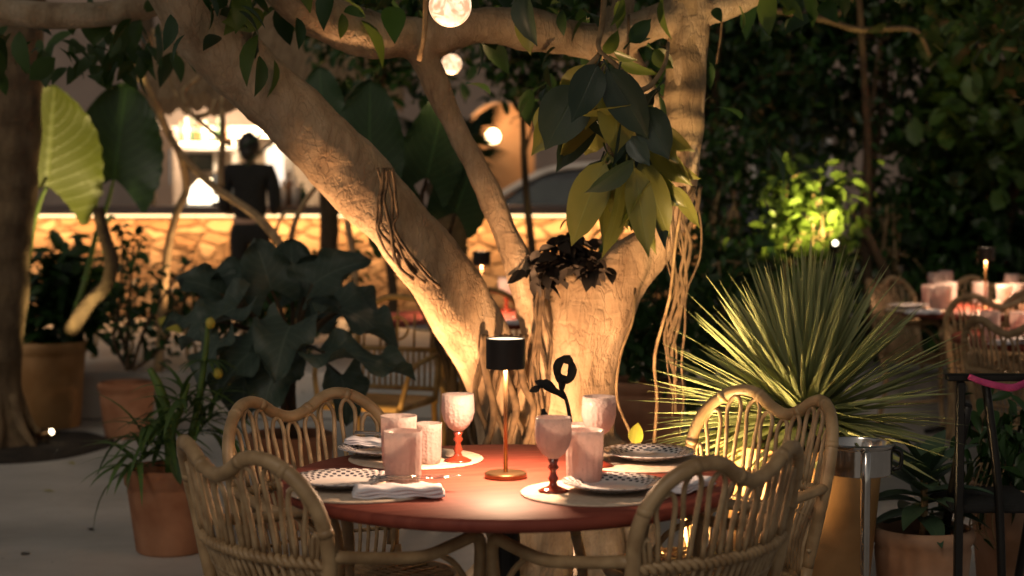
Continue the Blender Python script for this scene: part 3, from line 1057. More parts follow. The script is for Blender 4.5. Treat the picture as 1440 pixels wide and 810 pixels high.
scatter_crown('crown', M['lf_bright'], tree, cl, 4, .13, (.07, .08, .05), droop=.8, seed=6, fine=True)
rr = random.Random(55)
cl = [(rr.uniform(-2.6, 2.2), rr.uniform(3.6, 6.2), rr.uniform(3.0, 3.6)) for _ in range(110)]
scatter_crown('crown', M['lf_dark'], tree, cl, 26, .16, (.16, .16, .08), droop=.4, seed=56, aspect=.55)  # unseen clumps added above the view to shade the upper limbs
# black withered tuft caught in the fork
cl = [W(px, py, d) for px, py, d in ((765, 372, 6.25), (790, 362, 6.22), (812, 352, 6.22), (775, 388, 6.25), (800, 345, 6.25), (822, 375, 6.2))]
scatter_crown('withered_tuft', M['lf_dry'], tree, cl, 30, .07, (.032, .03, .022), droop=.2, seed=8, aspect=.6, fine=True)

# ------------------------------------------------------------------ garden spotlights (lit lamps at ground level, some of them added)
def garden_spot(loc, aim, power, label, cone=70, col=(1, .54, .26), glow=2.5, size=.04, fwd=.03, ht=.12):
    t = thing('garden_spotlight', label, 'spotlight', loc, 'garden spotlights at the foot of the plants')
    loc = Vector(loc)
    dv = (Vector(aim) - (loc + Vector((0, 0, ht)))).normalized()
    hd = loc + Vector((0, 0, ht))
    g = MB(); g.tube([loc + Vector((0, 0, -.02)), hd], .008, k=8, sub=1); g.build('spike', M['blackmetal'], t)
    g = MB(); g.tube([hd - dv * .05, hd - dv * .045, hd + dv * .04], [.02, .032, .034], k=16, sub=2); g.build('body', M['blackmetal'], t)
    g = MB(); g.tube([hd + dv * .0405, hd + dv * .044], [.028, .027], k=16, sub=1); g.build('lens', emat('spot_lens', (1, .72, .42), glow), t)
    light('spot_light', 'SPOT', hd + dv * (.05 + fwd), power, col, t, aim=aim, size=size, spot=cone, blend=.7)
    return t


garden_spot((-.88, 6.26, 0), W(580, 400, 6.3), 300, 'small black spotlight hidden behind the round table left of the trunk', cone=54)
garden_spot((.10, 5.34, 0), W(830, 425, 6.4), 200, 'small black spotlight at the very foot of the trunk', cone=50)
garden_spot((.36, 5.12, 0), W(1125, 490, 5.7), 330, 'small black spotlight between trunk and spiky plant pot', cone=75, size=.08, ht=.34, col=(1, .66, .30))

garden_spot((.27, 5.02, 0), W(860, 290, 5.66), 58, 'small black added spotlight brightening the hanging rubber leaves behind the table', cone=30, col=(1, .62, .30))  # added lamp, brightens the lower rubber leaves

# ------------------------------------------------------------------ hanging globe lamps
def globe(px, py, d, r, label, power):
    c = W(px, py, d)
    t = thing('globe_lamp', label, 'lamp', c, 'globe lamps hung from the branches')
    g = MB(); g.sphere(c, r, 28, 18)
    m, tr, b = newmat('lit_crackled_globe')
    tc = tr.nodes.new('ShaderNodeTexCoord')
    n = tr.nodes.new('ShaderNodeTexNoise'); n.inputs['Scale'].default_value = 1.6 / r; n.inputs['Detail'].default_value = 3; n.inputs['Distortion'].default_value = 1.5
    tr.links.new(tc.outputs['Object'], n.inputs['Vector'])
    cr = tr.nodes.new('ShaderNodeValToRGB')
    cr.color_ramp.elements[0].position = .38; cr.color_ramp.elements[0].color = (.55, .28, .15, 1)
    cr.color_ramp.elements[1].position = .60; cr.color_ramp.elements[1].color = (1.0, .72, .46, 1)
    tr.links.new(n.outputs[0], cr.inputs[0])
    b.inputs['Base Color'].default_value = (.8, .6, .4, 1)
    tr.links.new(cr.outputs[0], b.inputs['Emission Color'])
    b.inputs['Emission Strength'].default_value = 1.7
    g.build('globe', m, t)
    g = MB(); g.lathe([(r * .35, r * .93), (r * .36, r * 1.25), (r * .2, r * 1.4), (.004, r * 1.5)], c, 16); g.build('cap', M['blackmetal'], t)
    g = MB(); g.tube([c + Vector((0, 0, r * 1.4)), c + Vector((.005, 0, r * 3)), c + Vector((0, 0, .55))], .0035, k=6); g.build('cord', M['blackmetal'], t)
    light('globe_light', 'POINT', c - Vector((0, 0, r + .03)), power, (1, .62, .33), t, size=r)
    return t


globe(633, 8, 5.6, .066, 'larger glowing glass globe lamp hanging at the top edge of the picture', .9)
globe(635, 90, 8.6, .049, 'smaller glowing globe lamp hanging lower under the horizontal limb', 2.0)

# ------------------------------------------------------------------ bar terrace
BD = 15.2
ctop = W(400, 290, BD).z
bar = thing('bar_counter', 'long rubble stone bar counter with dark slab and light strip under it', 'bar', (-.6, BD, TERR))
bx0, bx1 = W(30, 300, BD).x - 1.2, W(1010, 300, BD).x
g = MB(); g.box(((bx0 + bx1) / 2, BD + .33, ctop - .035), (bx1 - bx0, .72, .07), bev=.008); g.build('counter_top', M['slab'], bar, smooth=False)
g = MB(); g.box(((bx0 + bx1) / 2, BD + .37, (ctop - .075 + TERR) / 2), (bx1 - bx0 - .1, .5, ctop - .075 - TERR)); g.build('stone_front', M['stone'], bar, smooth=False)
g = MB(); g.box(((bx0 + bx1) / 2, BD + .06, ctop - .082), (bx1 - bx0 - .2, .03, .018)); g.build('light_strip', emat('led_strip', (1, .68, .34), 3.2), bar, smooth=False)
light('led_light', 'AREA', ((bx0 + bx1) / 2, BD - .02, ctop - .10), 80, (1, .52, .20), bar, aim=((bx0 + bx1) / 2, BD + .22, 0), size=(bx1 - bx0 - .2, .04))


def pxbox(mb, x0, y0, x1, y1, d, th=.1, bev=0.0):
    a, b = W(x0, y0, d), W(x1, y1, d)
    mb.box(((a.x + b.x) / 2, d + th / 2, (a.z + b.z) / 2), (abs(b.x - a.x), th, abs(a.z - b.z)), bev=bev)


# back bar
BB = 17.6
bb = thing('back_bar', 'white lit back bar shelving with bottles and two bright shelf strips', 'shelf', (W(320, 300, BB).x, BB, TERR))
g = MB(); pxbox(g, 200, 130, 480, 178, BB + .5, .12); g.build('fascia', M['greyw'], bb, smooth=False)
g = MB(); pxbox(g, 262, 178, 408, 188, BB, .5, .01); g.build('shelf', M['white'], bb, smooth=False)
g = MB(); pxbox(g, 262, 178 + 11, 408, 193, BB + .05, .05); g.build('shelf_light', emat('shelf_glow', (1, .80, .55), 5), bb, smooth=False)
g = MB(); pxbox(g, 248, 205, 330, 212, BB - .1, .5, .01); g.build('shelf', M['white'], bb, smooth=False)
g = MB(); pxbox(g, 250, 200, 330, 204, BB - .12, .04); g.build('shelf_light', emat('shelf_glow2', (1, .78, .50), 4), bb, smooth=False)
for x in (248, 300, 326, 395, 404):
    g = MB(); pxbox(g, x, 178, x + 5, 330, BB + .02, .3); g.build('upright', M['white'], bb, smooth=False)
g = MB(); pxbox(g, 200, 178, 480, 340, BB + .62, .08); g.build('back_panel', noisemat('cream_panel', (.42, .33, .26), (.52, .42, .33), scale=3, rough=.8), bb, smooth=False)
g = MB(); pxbox(g, 262, 216, 300, 240, BB + .2, .3, .02); g.build('menu_board', M['darkgreen_metal'], bb, smooth=False)
light('back_bar_light', 'AREA', (W(330, 180, BB).x, BB - .3, W(330, 165, BB).z), 60, (1, .74, .46), bb, aim=(W(330, 260, BB).x, BB + .5, 1.0), size=(1.6, .2))
fr = thing('refrigerator', 'tall pale steel refrigerator beside the lit shelving', 'refrigerator', (W(222, 300, BB).x, BB - .3, TERR))
g = MB(); pxbox(g, 203, 178, 246, 330, BB - .4, .6, .015); g.build('body', M['greyw'], fr, smooth=False)
g = MB(); pxbox(g, 238, 210, 241, 260, BB - .44, .03); g.build('handle', M['chrome'], fr, smooth=False)
fr = thing('cabinet', 'bright white cabinet with lit front right of the waiting person', 'cabinet', (W(390, 300, BB).x, BB - .3, TERR))
g = MB(); pxbox(g, 372, 204, 402, 330, BB - .3, .4, .01); g.build('body', M['white'], fr, smooth=False)
g = MB(); pxbox(g, 375, 208, 399, 262, BB - .335, .03); g.build('lit_door', emat('cabinet_glow', (1, .90, .78), 1.1), fr, smooth=False)
g = MB(); pxbox(g, 376, 234, 378, 246, BB - .36, .03); g.build('handle', M['chrome'], fr, smooth=False)
# lampshade-like glowing dome on the counter
dm = thing('counter_lamp', 'broad white glowing dome lamp standing on the bar counter', 'lamp', W(290, 297, BD + .5))
c = W(291, 297, BD + .5); c.z = ctop
g = MB(); g.lathe([(.16, .0), (.16, .06), (.13, .16), (.07, .22), (.01, .24)], c, 28); g.build('dome', emat('dome_glow', (1, .86, .62), 4.5), dm)
g = MB(); g.lathe([(.17, .0), (.17, .015)], c, 28); g.build('base', M['white'], dm)
light('dome_light', 'POINT', c + Vector((0, 0, .32)), 10, (1, .76, .45), dm, size=.1)


def bottle(px, d, z, h, r, mat, label, group, name='bottle'):
    p = W(px, 300, d)
    g = MB(); g.lathe([(r, 0), (r, h * .58), (r * .85, h * .66), (r * .35, h * .76), (r * .33, h * .96), (r * .4, h)], (p.x, d, z), 14)
    o = g.build(name, mat, None)
    tag(o, label, 'bottle', group)
    return o


bm_g = plain('green_bottle_glass', (.03, .07, .03), rough=.1, spec=.8)
bm_a = plain('brown_bottle_glass', (.16, .07, .02), rough=.1, spec=.8)
bm_c = plain('clear_bottle_glass', (.55, .52, .46), rough=.08, spec=.8)
sz = W(300, 204.5, BB).z
for i, px in enumerate((256, 264, 272, 281, 290, 308, 317)):
    bottle(px, BB - .02, sz, .24 + .04 * ((i * 3) % 4) / 4, .035, (bm_a, bm_c, bm_g)[i % 3], 'small bottle on the back bar shelf, number %s from the left end of the row' % ('one two three four five six seven'.split()[i]), 'bottles on the back bar shelf')
for i, (px, hh) in enumerate(((398, .22), (407, .30), (416, .26), (425, .20))):
    bottle(px, BD + .4 + .05 * (i % 2), ctop, hh, .04, (bm_c, bm_a, bm_c, bm_g)[i], ('clear bottle, leftmost of four on the counter by the cabinet', 'tall brown bottle, second of four on the counter', 'clear bottle, third of four on the counter', 'short green bottle, rightmost of four on the counter')[i], 'bottles on the bar counter')
# espresso machine
em = thing('coffee_machine', 'boxy steel coffee machine on the counter behind the bare branches', 'coffee machine', (W(330, 297, BD).x, BD + .4, ctop))
c = Vector((W(343, 297, BD).x - .1, BD + .42, ctop))
g = MB(); g.box(c + Vector((0, 0, .19)), (.42, .34, .22), bev=.02); g.box(c + Vector((0, .08, .06)), (.40, .18, .10), bev=.01); g.build('body', M['chrome'], em, smooth=False)
g = MB(); g.box(c + Vector((0, -.05, .02)), (.42, .3, .03), bev=.005); g.build('drip_tray', M['blackmetal'], em, smooth=False)
for s in (-.1, .1):
    g = MB(); g.tube([c + Vector((s, -.12, .1)), c + Vector((s, -.2, .09)), c + Vector((s, -.27, .08))], .012); g.build('group_handle', M['blackmetal'], em)

# thatched canopy over the bar
th = thing('thatched_canopy', 'sloping straw canopy on wooden posts over the bar', 'canopy', (W(300, 300, 16).x, 16, TERR))
a, b = W(190, 62, 14.9), W(565, 62, 14.9)
zb = W(300, 128, 15.0).z
g = MB()
vs_, fs = [], []
nx, ny = 60, 10
rr = random.Random(4)
for i in range(nx + 1):
    for j in range(ny + 1):
        x = a.x + (b.x - a.x) * i / nx
        y = 15.0 + 2.6 * j / ny
        z = zb + 1.15 * math.sin(PI * .5 * j / ny) + rr.uniform(-.025, .025) - (rr.uniform(0, .07) if j == 0 else 0)
        vs_.append((x, y, z))
for i in range(nx):
    for j in range(ny):
        q = i * (ny + 1) + j
        fs.append((q, q + 1, q + ny + 2, q + ny + 1))
o0 = len(vs_)
vs_ += [(x, y + .02, z - .14) for x, y, z in vs_]
for i in range(nx):
    for j in range(ny):
        q = o0 + i * (ny + 1) + j
        fs.append((q, q + ny + 1, q + ny + 2, q + 1))
for i in range(nx):
    q = i * (ny + 1)
    fs.append((q, q + ny + 1, q + ny + 1 + o0, q + o0))
g.add(vs_, fs)
g.build('roof', M['thatch'], th, smooth=False)
for px in (205, 540):
    p = W(px, 300, 15.9)
    g = MB(); g.tube([(p.x, 16.05, TERR), (p.x, 16.05, zb + .9)], .06, k=10, sub=2); g.build('post', M['bark_dark'], th)
light('canopy_light', 'AREA', (W(380, 150, 15.4).x, 15.5, zb - .55), 60, (1, .62, .30), th, aim=(W(380, 100, 15.0).x, 15.9, 4), size=(1.8, .2))

# low ledge facing (kerb) is the terrace edge; a pale bench wall on the right side of it
# ------------------------------------------------------------------ parked car beyond the bar
cx = W(760, 300, 18.6)
car = thing('parked_car', 'dark parked car with highlight built along its roof edge beyond the bar counter', 'car', (cx.x, 19.4, TERR))
CO = Vector((cx.x + .35, 19.4, .12))


def carpt(x, y, z):
    return CO + Vector((x, y, z))


g = MB()
prof = [(-2.1, .35), (-2.12, .62), (-1.95, .84), (-1.15, .98), (-.95, 1.0), (-.35, 1.42), (.1, 1.49), (.9, 1.47), (1.6, 1.12), (2.05, 1.05), (2.15, .8), (2.12, .35)]
vs_, fs = [], []
secs = ((-.86, .90), (-.80, 1.0), (.80, 1.0), (.86, .90))
for yy, kk in secs:
    for x, z in prof:
        tum = max(0, z - 1.0) * .35
        vs_.append(carpt(x * (1 if kk == 1 else .985), yy - (tum if yy > 0 else -tum), .35 + (z - .35) * kk if kk < 1 else z))
n = len(prof)
for s in range(3):
    for i in range(n - 1):
        fs.append((s * n + i, s * n + i + 1, (s + 1) * n + i + 1, (s + 1) * n + i))
fs.append(tuple(range(n - 1, -1, -1))); fs.append(tuple(range(3 * n, 4 * n)))
for s in range(3):
    fs.append((s * n, (s + 1) * n, (s + 1) * n + n - 1, s * n + n - 1))
g.add(vs_, fs)
g.build('body', plain('dark_car_paint', (.02, .022, .025), rough=.15, coat=1.0), car, sharp=35)
g = MB()
g.add([carpt(-.98, -.74, 1.005), carpt(-.98, .74, 1.005), carpt(-.38, .62, 1.435), carpt(-.38, -.62, 1.435)], [(0, 1, 2, 3)])
g.add([carpt(-.80, -.868, 1.0), carpt(1.35, -.868, 1.02), carpt(.85, -.735, 1.38), carpt(-.33, -.735, 1.36)], [(0, 1, 2, 3)])
g.build('window', plain('car_glass', (.05, .06, .06), rough=.05, spec=1.0), car, smooth=False)
for s in (-.86, .86):  # white tubes stand in for the highlight along the roof edge
    g = MB(); g.tube([carpt(-1.05, s * .96, 1.0), carpt(-.55, s * .84, 1.32), carpt(-.1, s * .76, 1.49), carpt(.8, s * .76, 1.49), carpt(1.5, s * .84, 1.18)], .035, k=6, sub=4); g.build('roof_highlight', M['white'], car)
for s in (-.6, .6):
    g = MB(); g.sphere(carpt(-2.06, s, .68), .12, 12, 8, (.4, 1, .7)); g.build('headlight', M['white'], car)
for x in (-1.35, 1.35):
    for s in (-.80, .80):
        p = carpt(x, s, .33)
        w = MB(); w.tube([p - Vector((0, .1, 0)), p + Vector((0, .1, 0))], .33, k=24, sub=1)
        wh = w.build('wheel', plain('tyre_rubber', (.02, .02, .02), rough=.8), car)

# ------------------------------------------------------------------ rattan chair prototype (front = +Y)
def lerp_tab(tab, x):
    for (x0, v0), (x1, v1) in zip(tab, tab[1:]):
        if x <= x1:
            return v0 + (v1 - v0) * (x - x0) / (x1 - x0)
    return tab[-1][1]


RIMT = [(0, .838), (.05, .850), (.10, .878), (.15, .893), (.19, .886), (.23, .862), (.262, .822), (.280, .775), (.288, .72)]


def yb(x, z):
    return -.225 - .10 * (z - .45) / .45 + .085 * (x / .29) ** 2


def make_chair():
    t = thing('rattan_armchair', 'rattan armchair', 'chair', (0, 0, 0))
    half = [(.250, .45), (.268, .56), (.282, .66), (.287, .73), (.278, .79), (.255, .837), (.222, .870), (.185, .889), (.145, .894), (.105, .882), (.06, .855), (0, .838)]
    pts = [(x, yb(x, z), z) for x, z in half]
    full = pts + [(-x, y, z) for x, y, z in reversed(pts[:-1])]
    g = MB()
    g.tube(full, .0175, k=12, sub=5, wob=.12, wf=8)
    for i in range(3, len(full) - 3, 3):      # bound joints
        p, q = Vector(full[i]), Vector(full[i + 1])
        dv = (q - p).normalized()
        g.tube([p - dv * .009, p + dv * .009], .0187, k=12, sub=1)
    g.build('back_frame', M['rattan'], t)
    g = MB()
    n = 9
    for i in range(n):
        xc = -.235 + .47 * i / (n - 1)
        zt = lerp_tab(RIMT, abs(xc)) - .018
        w0, w1 = .011, .021
        if abs(xc) > .2:
            zt -= .012
        L = [(xc * .93 - w0, .66), (xc * .97 - (w0 + w1) / 2, (.66 + zt) / 2), (xc - w1, zt - .035), (xc - w1 * .6, zt - .006), (xc, zt + .004), (xc + w1 * .6, zt - .006), (xc + w1, zt - .035), (xc * .97 + (w0 + w1) / 2, (.66 + zt) / 2), (xc * .93 + w0, .66)]
        g.tube([(x, yb(x, z) + .006 * (i % 2), z) for x, z in L], .0064, k=7, sub=3)
    for s in (-1, 1):      # low side loops inside the wings
        L = [(s * .256, .66), (s * .264, .69), (s * .270, .712), (s * .264, .725), (s * .256, .71), (s * .246, .66)]
        g.tube([(x, yb(x, z), z) for x, z in L], .006, k=6, sub=3)
    g.build('loop_canes', M['rattan_thin'], t)
    g = MB()
    for ph in (0, PI):
        pts = []
        for i in range(0, 97):
            x = -.285 + .57 * i / 96
            a = i * .95 + ph
            pts.append((x, yb(x, .655) + .0085 * math.cos(a), .655 + .0085 * math.sin(a)))
        g.tube(pts, .0085, k=6, sub=1)
    g.build('braid', M['rattan'], t)
    g = MB()
    for i in range(22):
        x = -.262 + .524 * i / 21
        x2 = x * .90
        g.tube([(x, yb(x, .65), .65), ((x + x2) / 2, yb(x, .52) + .02, .52), (x2, yb(x2, .45) + .015, .415)], .0058, k=6, sub=3)
    for zz in (.585, .50):
        pts = [(-.27 + .54 * i / 16, yb(-.27 + .54 * i / 16, zz) + .012, zz) for i in range(17)]
        g.tube(pts, .0055, k=6, sub=2)
    g.build('back_canes', M['rattan_thin'], t)
    # seat: ring, woven deck, apron of loops
    g = MB()
    ring = []
    for i in range(20):
        a = 2 * PI * i / 20
        ring.append((.25 * math.copysign(abs(math.cos(a)) ** .8, math.cos(a)), .235 * math.copysign(abs(math.sin(a)) ** .8, math.sin(a)) + .005, .415))
    g.tube(ring, .015, k=10, sub=3, closed=True)
    g.build('seat_frame', M['rattan'], t)
    g = MB()
    for i in range(33):
        x = -.235 + .47 * i / 32
        hw = .225 * max(.1, 1 - (abs(x) / .25) ** 2.6) ** (1 / 2.6)
        g.tube([(x, -hw, .418), (x, 0, .408 + .003 * (i % 2)), (x, hw, .418)], .0068, k=6, sub=3)
    for i in range(9):
        y = -.2 + .4 * i / 8
        hw = .24 * max(.1, 1 - (abs(y) / .235) ** 2.6) ** (1 / 2.6)
        g.tube([(-hw, y, .420), (0, y, .412), (hw, y, .420)], .0045, k=5, sub=3)
    g.build('seat', M['rattan_thin'], t)
    for s in (-1, 1):
        g = MB()
        g.tube([(s * .285, yb(.285, .68), .675), (s * .304, -.05, .655), (s * .313, .05, .648), (s * .312, .14, .664), (s * .300, .205, .672), (s * .285, .235, .645), (s * .274, .242, .58), (s * .266, .238, .50)], .0150, k=12, sub=5, wob=.1, wf=8)
        g.tube([(s * .27, .236, .505), (s * .28, .17, .60), (s * .30, .10, .645)], .008, k=7, sub=4)
        g.build('armrest', M['rattan'], t)
        g = MB()
        g.tube([(s * .266, .238, .50), (s * .252, .225, .40), (s * .242, .228, .20), (s * .245, .245, 0.0)], .0150, k=12, sub=4)
        g.build('leg', M['rattan'], t)
        g = MB()
        g.tube([(s * .258, yb(.258, .45), .45), (s * .245, -.13, .30), (s * .238, -.16, .12), (s * .24, -.19, 0.0)], .0155, k=12, sub=4)
        g.build('leg', M['rattan'], t)
        g = MB()
        g.tube([(s * .243, .225, .2), (s * .235, .04, .165), (s * .239, -.15, .16)], .009, k=8, sub=4)
        g.build('stretcher', M['rattan'], t)
    return t


chair0 = make_chair()
chair_used = [False]


def put_chair(px, d, fx, fy, label, group, back=.27, scale=1.0, extra=0.0):
    """px,d: pixel column and depth of the middle of its back; (fx,fy): facing"""
    f = Vector((fx, fy, 0)).normalized()
    bc = W(px, 500, d)
    loc = Vector((bc.x, d, extra)) + f * back
    rz = math.atan2(-f.x, f.y)
    o = place(chair0, not chair_used[0], loc, rz, label, group)
    chair_used[0] = True
    o.scale = (1, 1, .982)
    return o


TC = Vector((-.014, 4.47, 0))
FG = 'rattan armchairs round the front table'
put_chair(324, 4.10, .77, .64, 'front left rattan armchair seen from behind, nearest the big terracotta plant pots', FG)
put_chair(1042, 4.03, -.72, .69, 'front right rattan armchair seen from behind, overlapping the spiky plant pot', FG)
put_chair(421, 5.04, .70, -.72, 'rattan armchair on the far left side of the front table, facing the camera', FG)
put_chair(1090, 5.10, -.80, -.55, 'rattan armchair on the far right side of the front table, before the spiky plant', FG)

# ------------------------------------------------------------------ table prototype
def make_table():
    t = thing('round_table', 'round red lacquered dining table', 'table', (0, 0, 0))
    g = MB()
    g.lathe([(.10, .716), (.545, .716), (.562, .722), (.568, .732), (.566, .744), (.558, .750), (.30, .7502), (.001, .7502)], (0, 0, 0), 96)
    g.build('tabletop', M['tabletop'], t, sharp=50)
    g = MB()
    g.lathe([(.16, .70), (.16, .715), (.05, .72)], (0, 0, 0), 24)
    g.lathe([(.045, .05), (.035, .12), (.035, .70)], (0, 0, 0), 24)
    for a in range(4):
        an = a * PI / 2 + PI / 4
        g.tube([(.02 * math.cos(an), .02 * math.sin(an), .70), (.2 * math.cos(an), .2 * math.sin(an), .703), (.44 * math.cos(an), .44 * math.sin(an), .706)], .010, k=6, sub=2)
    g.build('pedestal', M['blackmetal'], t, sharp=40)
    for a in range(4):
        an = a * PI / 2 + PI / 4 + .2
        g = MB()
        g.tube([(.03 * math.cos(an), .03 * math.sin(an), .10), (.2 * math.cos(an), .2 * math.sin(an), .055), (.38 * math.cos(an), .38 * math.sin(an), .014)], [.025, .020, .014], k=10, sub=4)
        g.build('foot', M['blackmetal'], t)
    return t


table0 = make_table()
place(table0, True, TC, .3, 'round red lacquered table in front, fully laid for four beneath the tree', 'round dining tables')


def make_lamp():
    t = thing('table_lamp', 'table lamp', 'lamp', (0, 0, 0))
    g = MB(); g.lathe([(.052, 0), (.053, .004), (.053, .010), (.050, .013), (.006, .0135)], (0, 0, 0), 40); g.build('base', M['brass'], t, sharp=40)
    g = MB(); g.lathe([(.0052, .012), (.0052, .345)], (0, 0, 0), 14); g.build('stem', M['brass'], t)
    g = MB()
    g.lathe([(.049, .274), (.049, .350), (.0475, .350), (.0475, .274)], (0, 0, 0), 44, cap=False)
    vs_ = [(r * math.cos(2 * PI * j / 44), r * math.sin(2 * PI * j / 44), z) for z, r in ((.274, .0475), (.274, .049)) for j in range(44)]
    g.add(vs_, [(j, (j + 1) % 44, 44 + (j + 1) % 44, 44 + j) for j in range(44)])
    g.build('lamp_shade', M['blackmetal'], t, sharp=50)
    g = MB(); g.lathe([(.010, .338), (.047, .340), (.047, .347), (.001, .348)], (0, 0, 0), 32); g.build('diffuser', emat('lamp_glow', (1, .74, .48), 3.0), t)
    l = light('lamp_light', 'SPOT', (0, 0, .288), 46.0, (1, .62, .37), t, aim=(0, 0, 0), size=.03, spot=166, blend=.35)
    l.data.specular_factor = .35
    return t


lamp0 = make_lamp()
lb = WZ(711, 671, .7515)
place(lamp0, True, (lb.x, lb.y, .7515), 0, 'slim black shaded lamp on brass stem, middle of the front table', 'table lamps')


# glasses
def make_tumbler():
    t = MB()
    fl = lambda a, z: .038 * math.cos(16 * a) if .012 < z < .092 else 0
    t.lathe([(.001, .0), (.030, 0), (.0335, .004), (.0345, .02), (.036, .06), (.0375, .095), (.0385, .110), (.0368, .110), (.0352, .095), (.0335, .06), (.032, .02), (.029, .010), (.001, .009)], (0, 0, 0), 64, mod=fl, cap=False)
    return tag(t.build('tumbler', M['pinkglass']), 'pink pressed glass tumbler', 'glass')


def make_goblet():
    t = thing('wine_glass', 'pink goblet', 'glass', (0, 0, 0))
    fl = lambda a, z: .034 * math.cos(18 * a) if .10 < z < .15 else 0
    g = MB()
    g.lathe([(.001, .078), (.012, .080), (.026, .090), (.037, .108), (.0425, .130), (.0435, .150), (.0415, .178), (.0398, .178), (.0415, .150), (.0405, .131), (.035, .111), (.024, .094), (.001, .086)], (0, 0, 0), 60, mod=fl, cap=False)
    g.build('bowl', M['pinkglass'], t)
    g = MB()
    g.lathe([(.001, 0), (.036, 0), (.037, .003), (.028, .007), (.012, .014), (.0085, .022), (.013, .032), (.0085, .040), (.0075, .050), (.014, .058), (.009, .066), (.013, .078), (.001, .081)], (0, 0, 0), 32)
    g.build('stem', M['redglass'], t)
    return t


def make_plate():
    g = MB()
    g.lathe([(.001, .004), (.06, .003), (.075, .006), (.100, .016), (.120, .021), (.124, .0225), (.123, .0245), (.100, .0205), (.076, .011), (.06, .0085), (.001, .0088)], (0, 0, 0), 72, cap=False)
    return tag(g.build('plate', M['plate']), 'patterned plate', 'plate')


def make_placemat():
    g = MB()
    prof = [(.001, 0), (.178, 0), (.180, .002)]
    for i in range(24):
        r = .178 - i * .0072
        prof.append((r, .0042 + .0010 * (i % 2)))
    prof.append((.001, .0045))
    g.lathe(prof, (0, 0, 0), 72, mod=lambda a, z: .004 * math.cos(40 * a) if z < .0045 else 0, cap=False)
    return tag(g.build('placemat', M['mat']), 'placemat', 'placemat')


def make_napkin():
    g = MB()
    n, m = 20, 10
    for lay, z0 in enumerate((0, .0075, .015)):
        vs_, fs = [], []
        sx, sy = .215 - lay * .006, .075 - lay * .003
        rows = []
        for side in (0, 1):
            for i in range(n + 1):
                for j in range(m + 1):
                    u, v = i / n - .5, j / m - .5
                    edge = (1 - (2 * abs(v)) ** 6)
                    zz = z0 + (.0065 * edge + .0035 if side else 0.0008) + .0022 * math.sin(u * 17 + lay + v * 4)
                    vs_.append((u * sx, v * sy + .003 * math.sin(u * 9 + lay), zz))
        k1 = (n + 1) * (m + 1)
        for i in range(n):
            for j in range(m):
                a = i * (m + 1) + j
                fs.append((a, a + 1, a + m + 2, a + m + 1))
                fs.append((k1 + a, k1 + a + m + 1, k1 + a + m + 2, k1 + a + 1))
        for j in range(m):
            fs.append((j, k1 + j, k1 + j + 1, j + 1))
            a = n * (m + 1) + j
            fs.append((a, a + 1, k1 + a + 1, k1 + a))
        for i in range(n):
            a = i * (m + 1)
            fs.append((a, a + m + 1, k1 + a + m + 1, k1 + a))
            a += m
            fs.append((a, k1 + a, k1 + a + m + 1, a + m + 1))
        g.add(vs_, fs)
    return tag(g.build('napkin', M['linen']), 'folded napkin', 'napkin')


def make_fork():
    g = MB()
    g.tube([(-.095, 0, .003), (-.05, 0, .005), (.02, 0, .004), (.045, 0, .006)], [.004, .0032, .0022, .0035], k=8, sub=3, flat=(.5, 1.3))
    for y in (-.0075, -.0025, .0025, .0075):
        g.tube([(.045, y * .6, .006), (.06, y, .004), (.095, y * .95, .007)], .0011, k=5, sub=2)
    g.box((.05, 0, .0055), (.014, .016, .002))
    return tag(g.build('fork', M['steel']), 'steel fork', 'fork')


def make_knife():
    g = MB()
    g.tube([(-.11, 0, .004), (-.06, 0, .005), (0, 0, .004)], [.005, .0055, .004], k=8, sub=3, flat=(.6, 1.2))
    g.tube([(0, 0, .004), (.03, 0, .004), (.08, 0, .004), (.112, .003, .004)], [.006, .009, .009, .002], k=8, sub=3, flat=(.12, 1.0))
    return tag(g.build('knife', M['steel']), 'steel knife', 'knife')


PRO = {'tumbler': make_tumbler(), 'goblet': make_goblet(), 'plate': make_plate(), 'placemat': make_placemat(), 'napkin': make_napkin(), 'fork': make_fork(), 'knife': make_knife()}
USED = {}


def put(kind, px, py, z, rz, label, group=None, sc=1.0, dz=0.0, tilt=0.0):
    p = WZ(px, py, z)
    o = place(PRO[kind], kind not in USED, (p.x, p.y, z + dz), rz, label, group)
    USED[kind] = 1
    if sc != 1.0:
        o.scale = (sc, sc, sc)
    if tilt:
        o.rotation_euler = (0, tilt, rz)
    return o


TZ = .7506
put('placemat', 585, 646, TZ, .2, 'round woven placemat at the far left setting of the front table', 'round placemats on the front table')
put('placemat', 838, 694, TZ, 1.1, 'round woven placemat at the near right setting of the front table', 'round placemats on the front table')
put('placemat', 905, 650, TZ, 2.0, 'round woven placemat at the far right setting of the front table', 'round placemats on the front table')
put('placemat', 508, 690, TZ, 3.0, 'round woven placemat at the near left setting of the front table', 'round placemats on the front table')
PZ = TZ + .0052
put('plate', 540, 640, PZ, 0, 'patterned plate under the crumpled napkin at the far left setting', 'patterned plates on the front table')
put('plate', 863, 690, PZ, .2, 'patterned plate at the near right setting beside the tall tumbler', 'patterned plates on the front table')
put('plate', 912, 646, PZ, .1, 'patterned plate with a white flower on it at the far right setting', 'patterned plates on the front table')
put('plate', 482, 684, PZ, .5, 'patterned plate at the near left setting behind the folded lilac napkin', 'patterned plates on the front table')
put('napkin', 560, 700, TZ, .12, 'long folded lilac white napkin lying at the near left table edge', 'folded napkins on the front table', dz=.0055)
put('napkin', 524, 641, TZ, -.5, 'rumpled white napkin on the plate of the far left setting', 'folded napkins on the front table', sc=.72, dz=.03)
put('napkin', 968, 690, TZ, 1.0, 'bluish folded napkin by the right edge behind the chair back', 'folded napkins on the front table', sc=.8, dz=.0055)
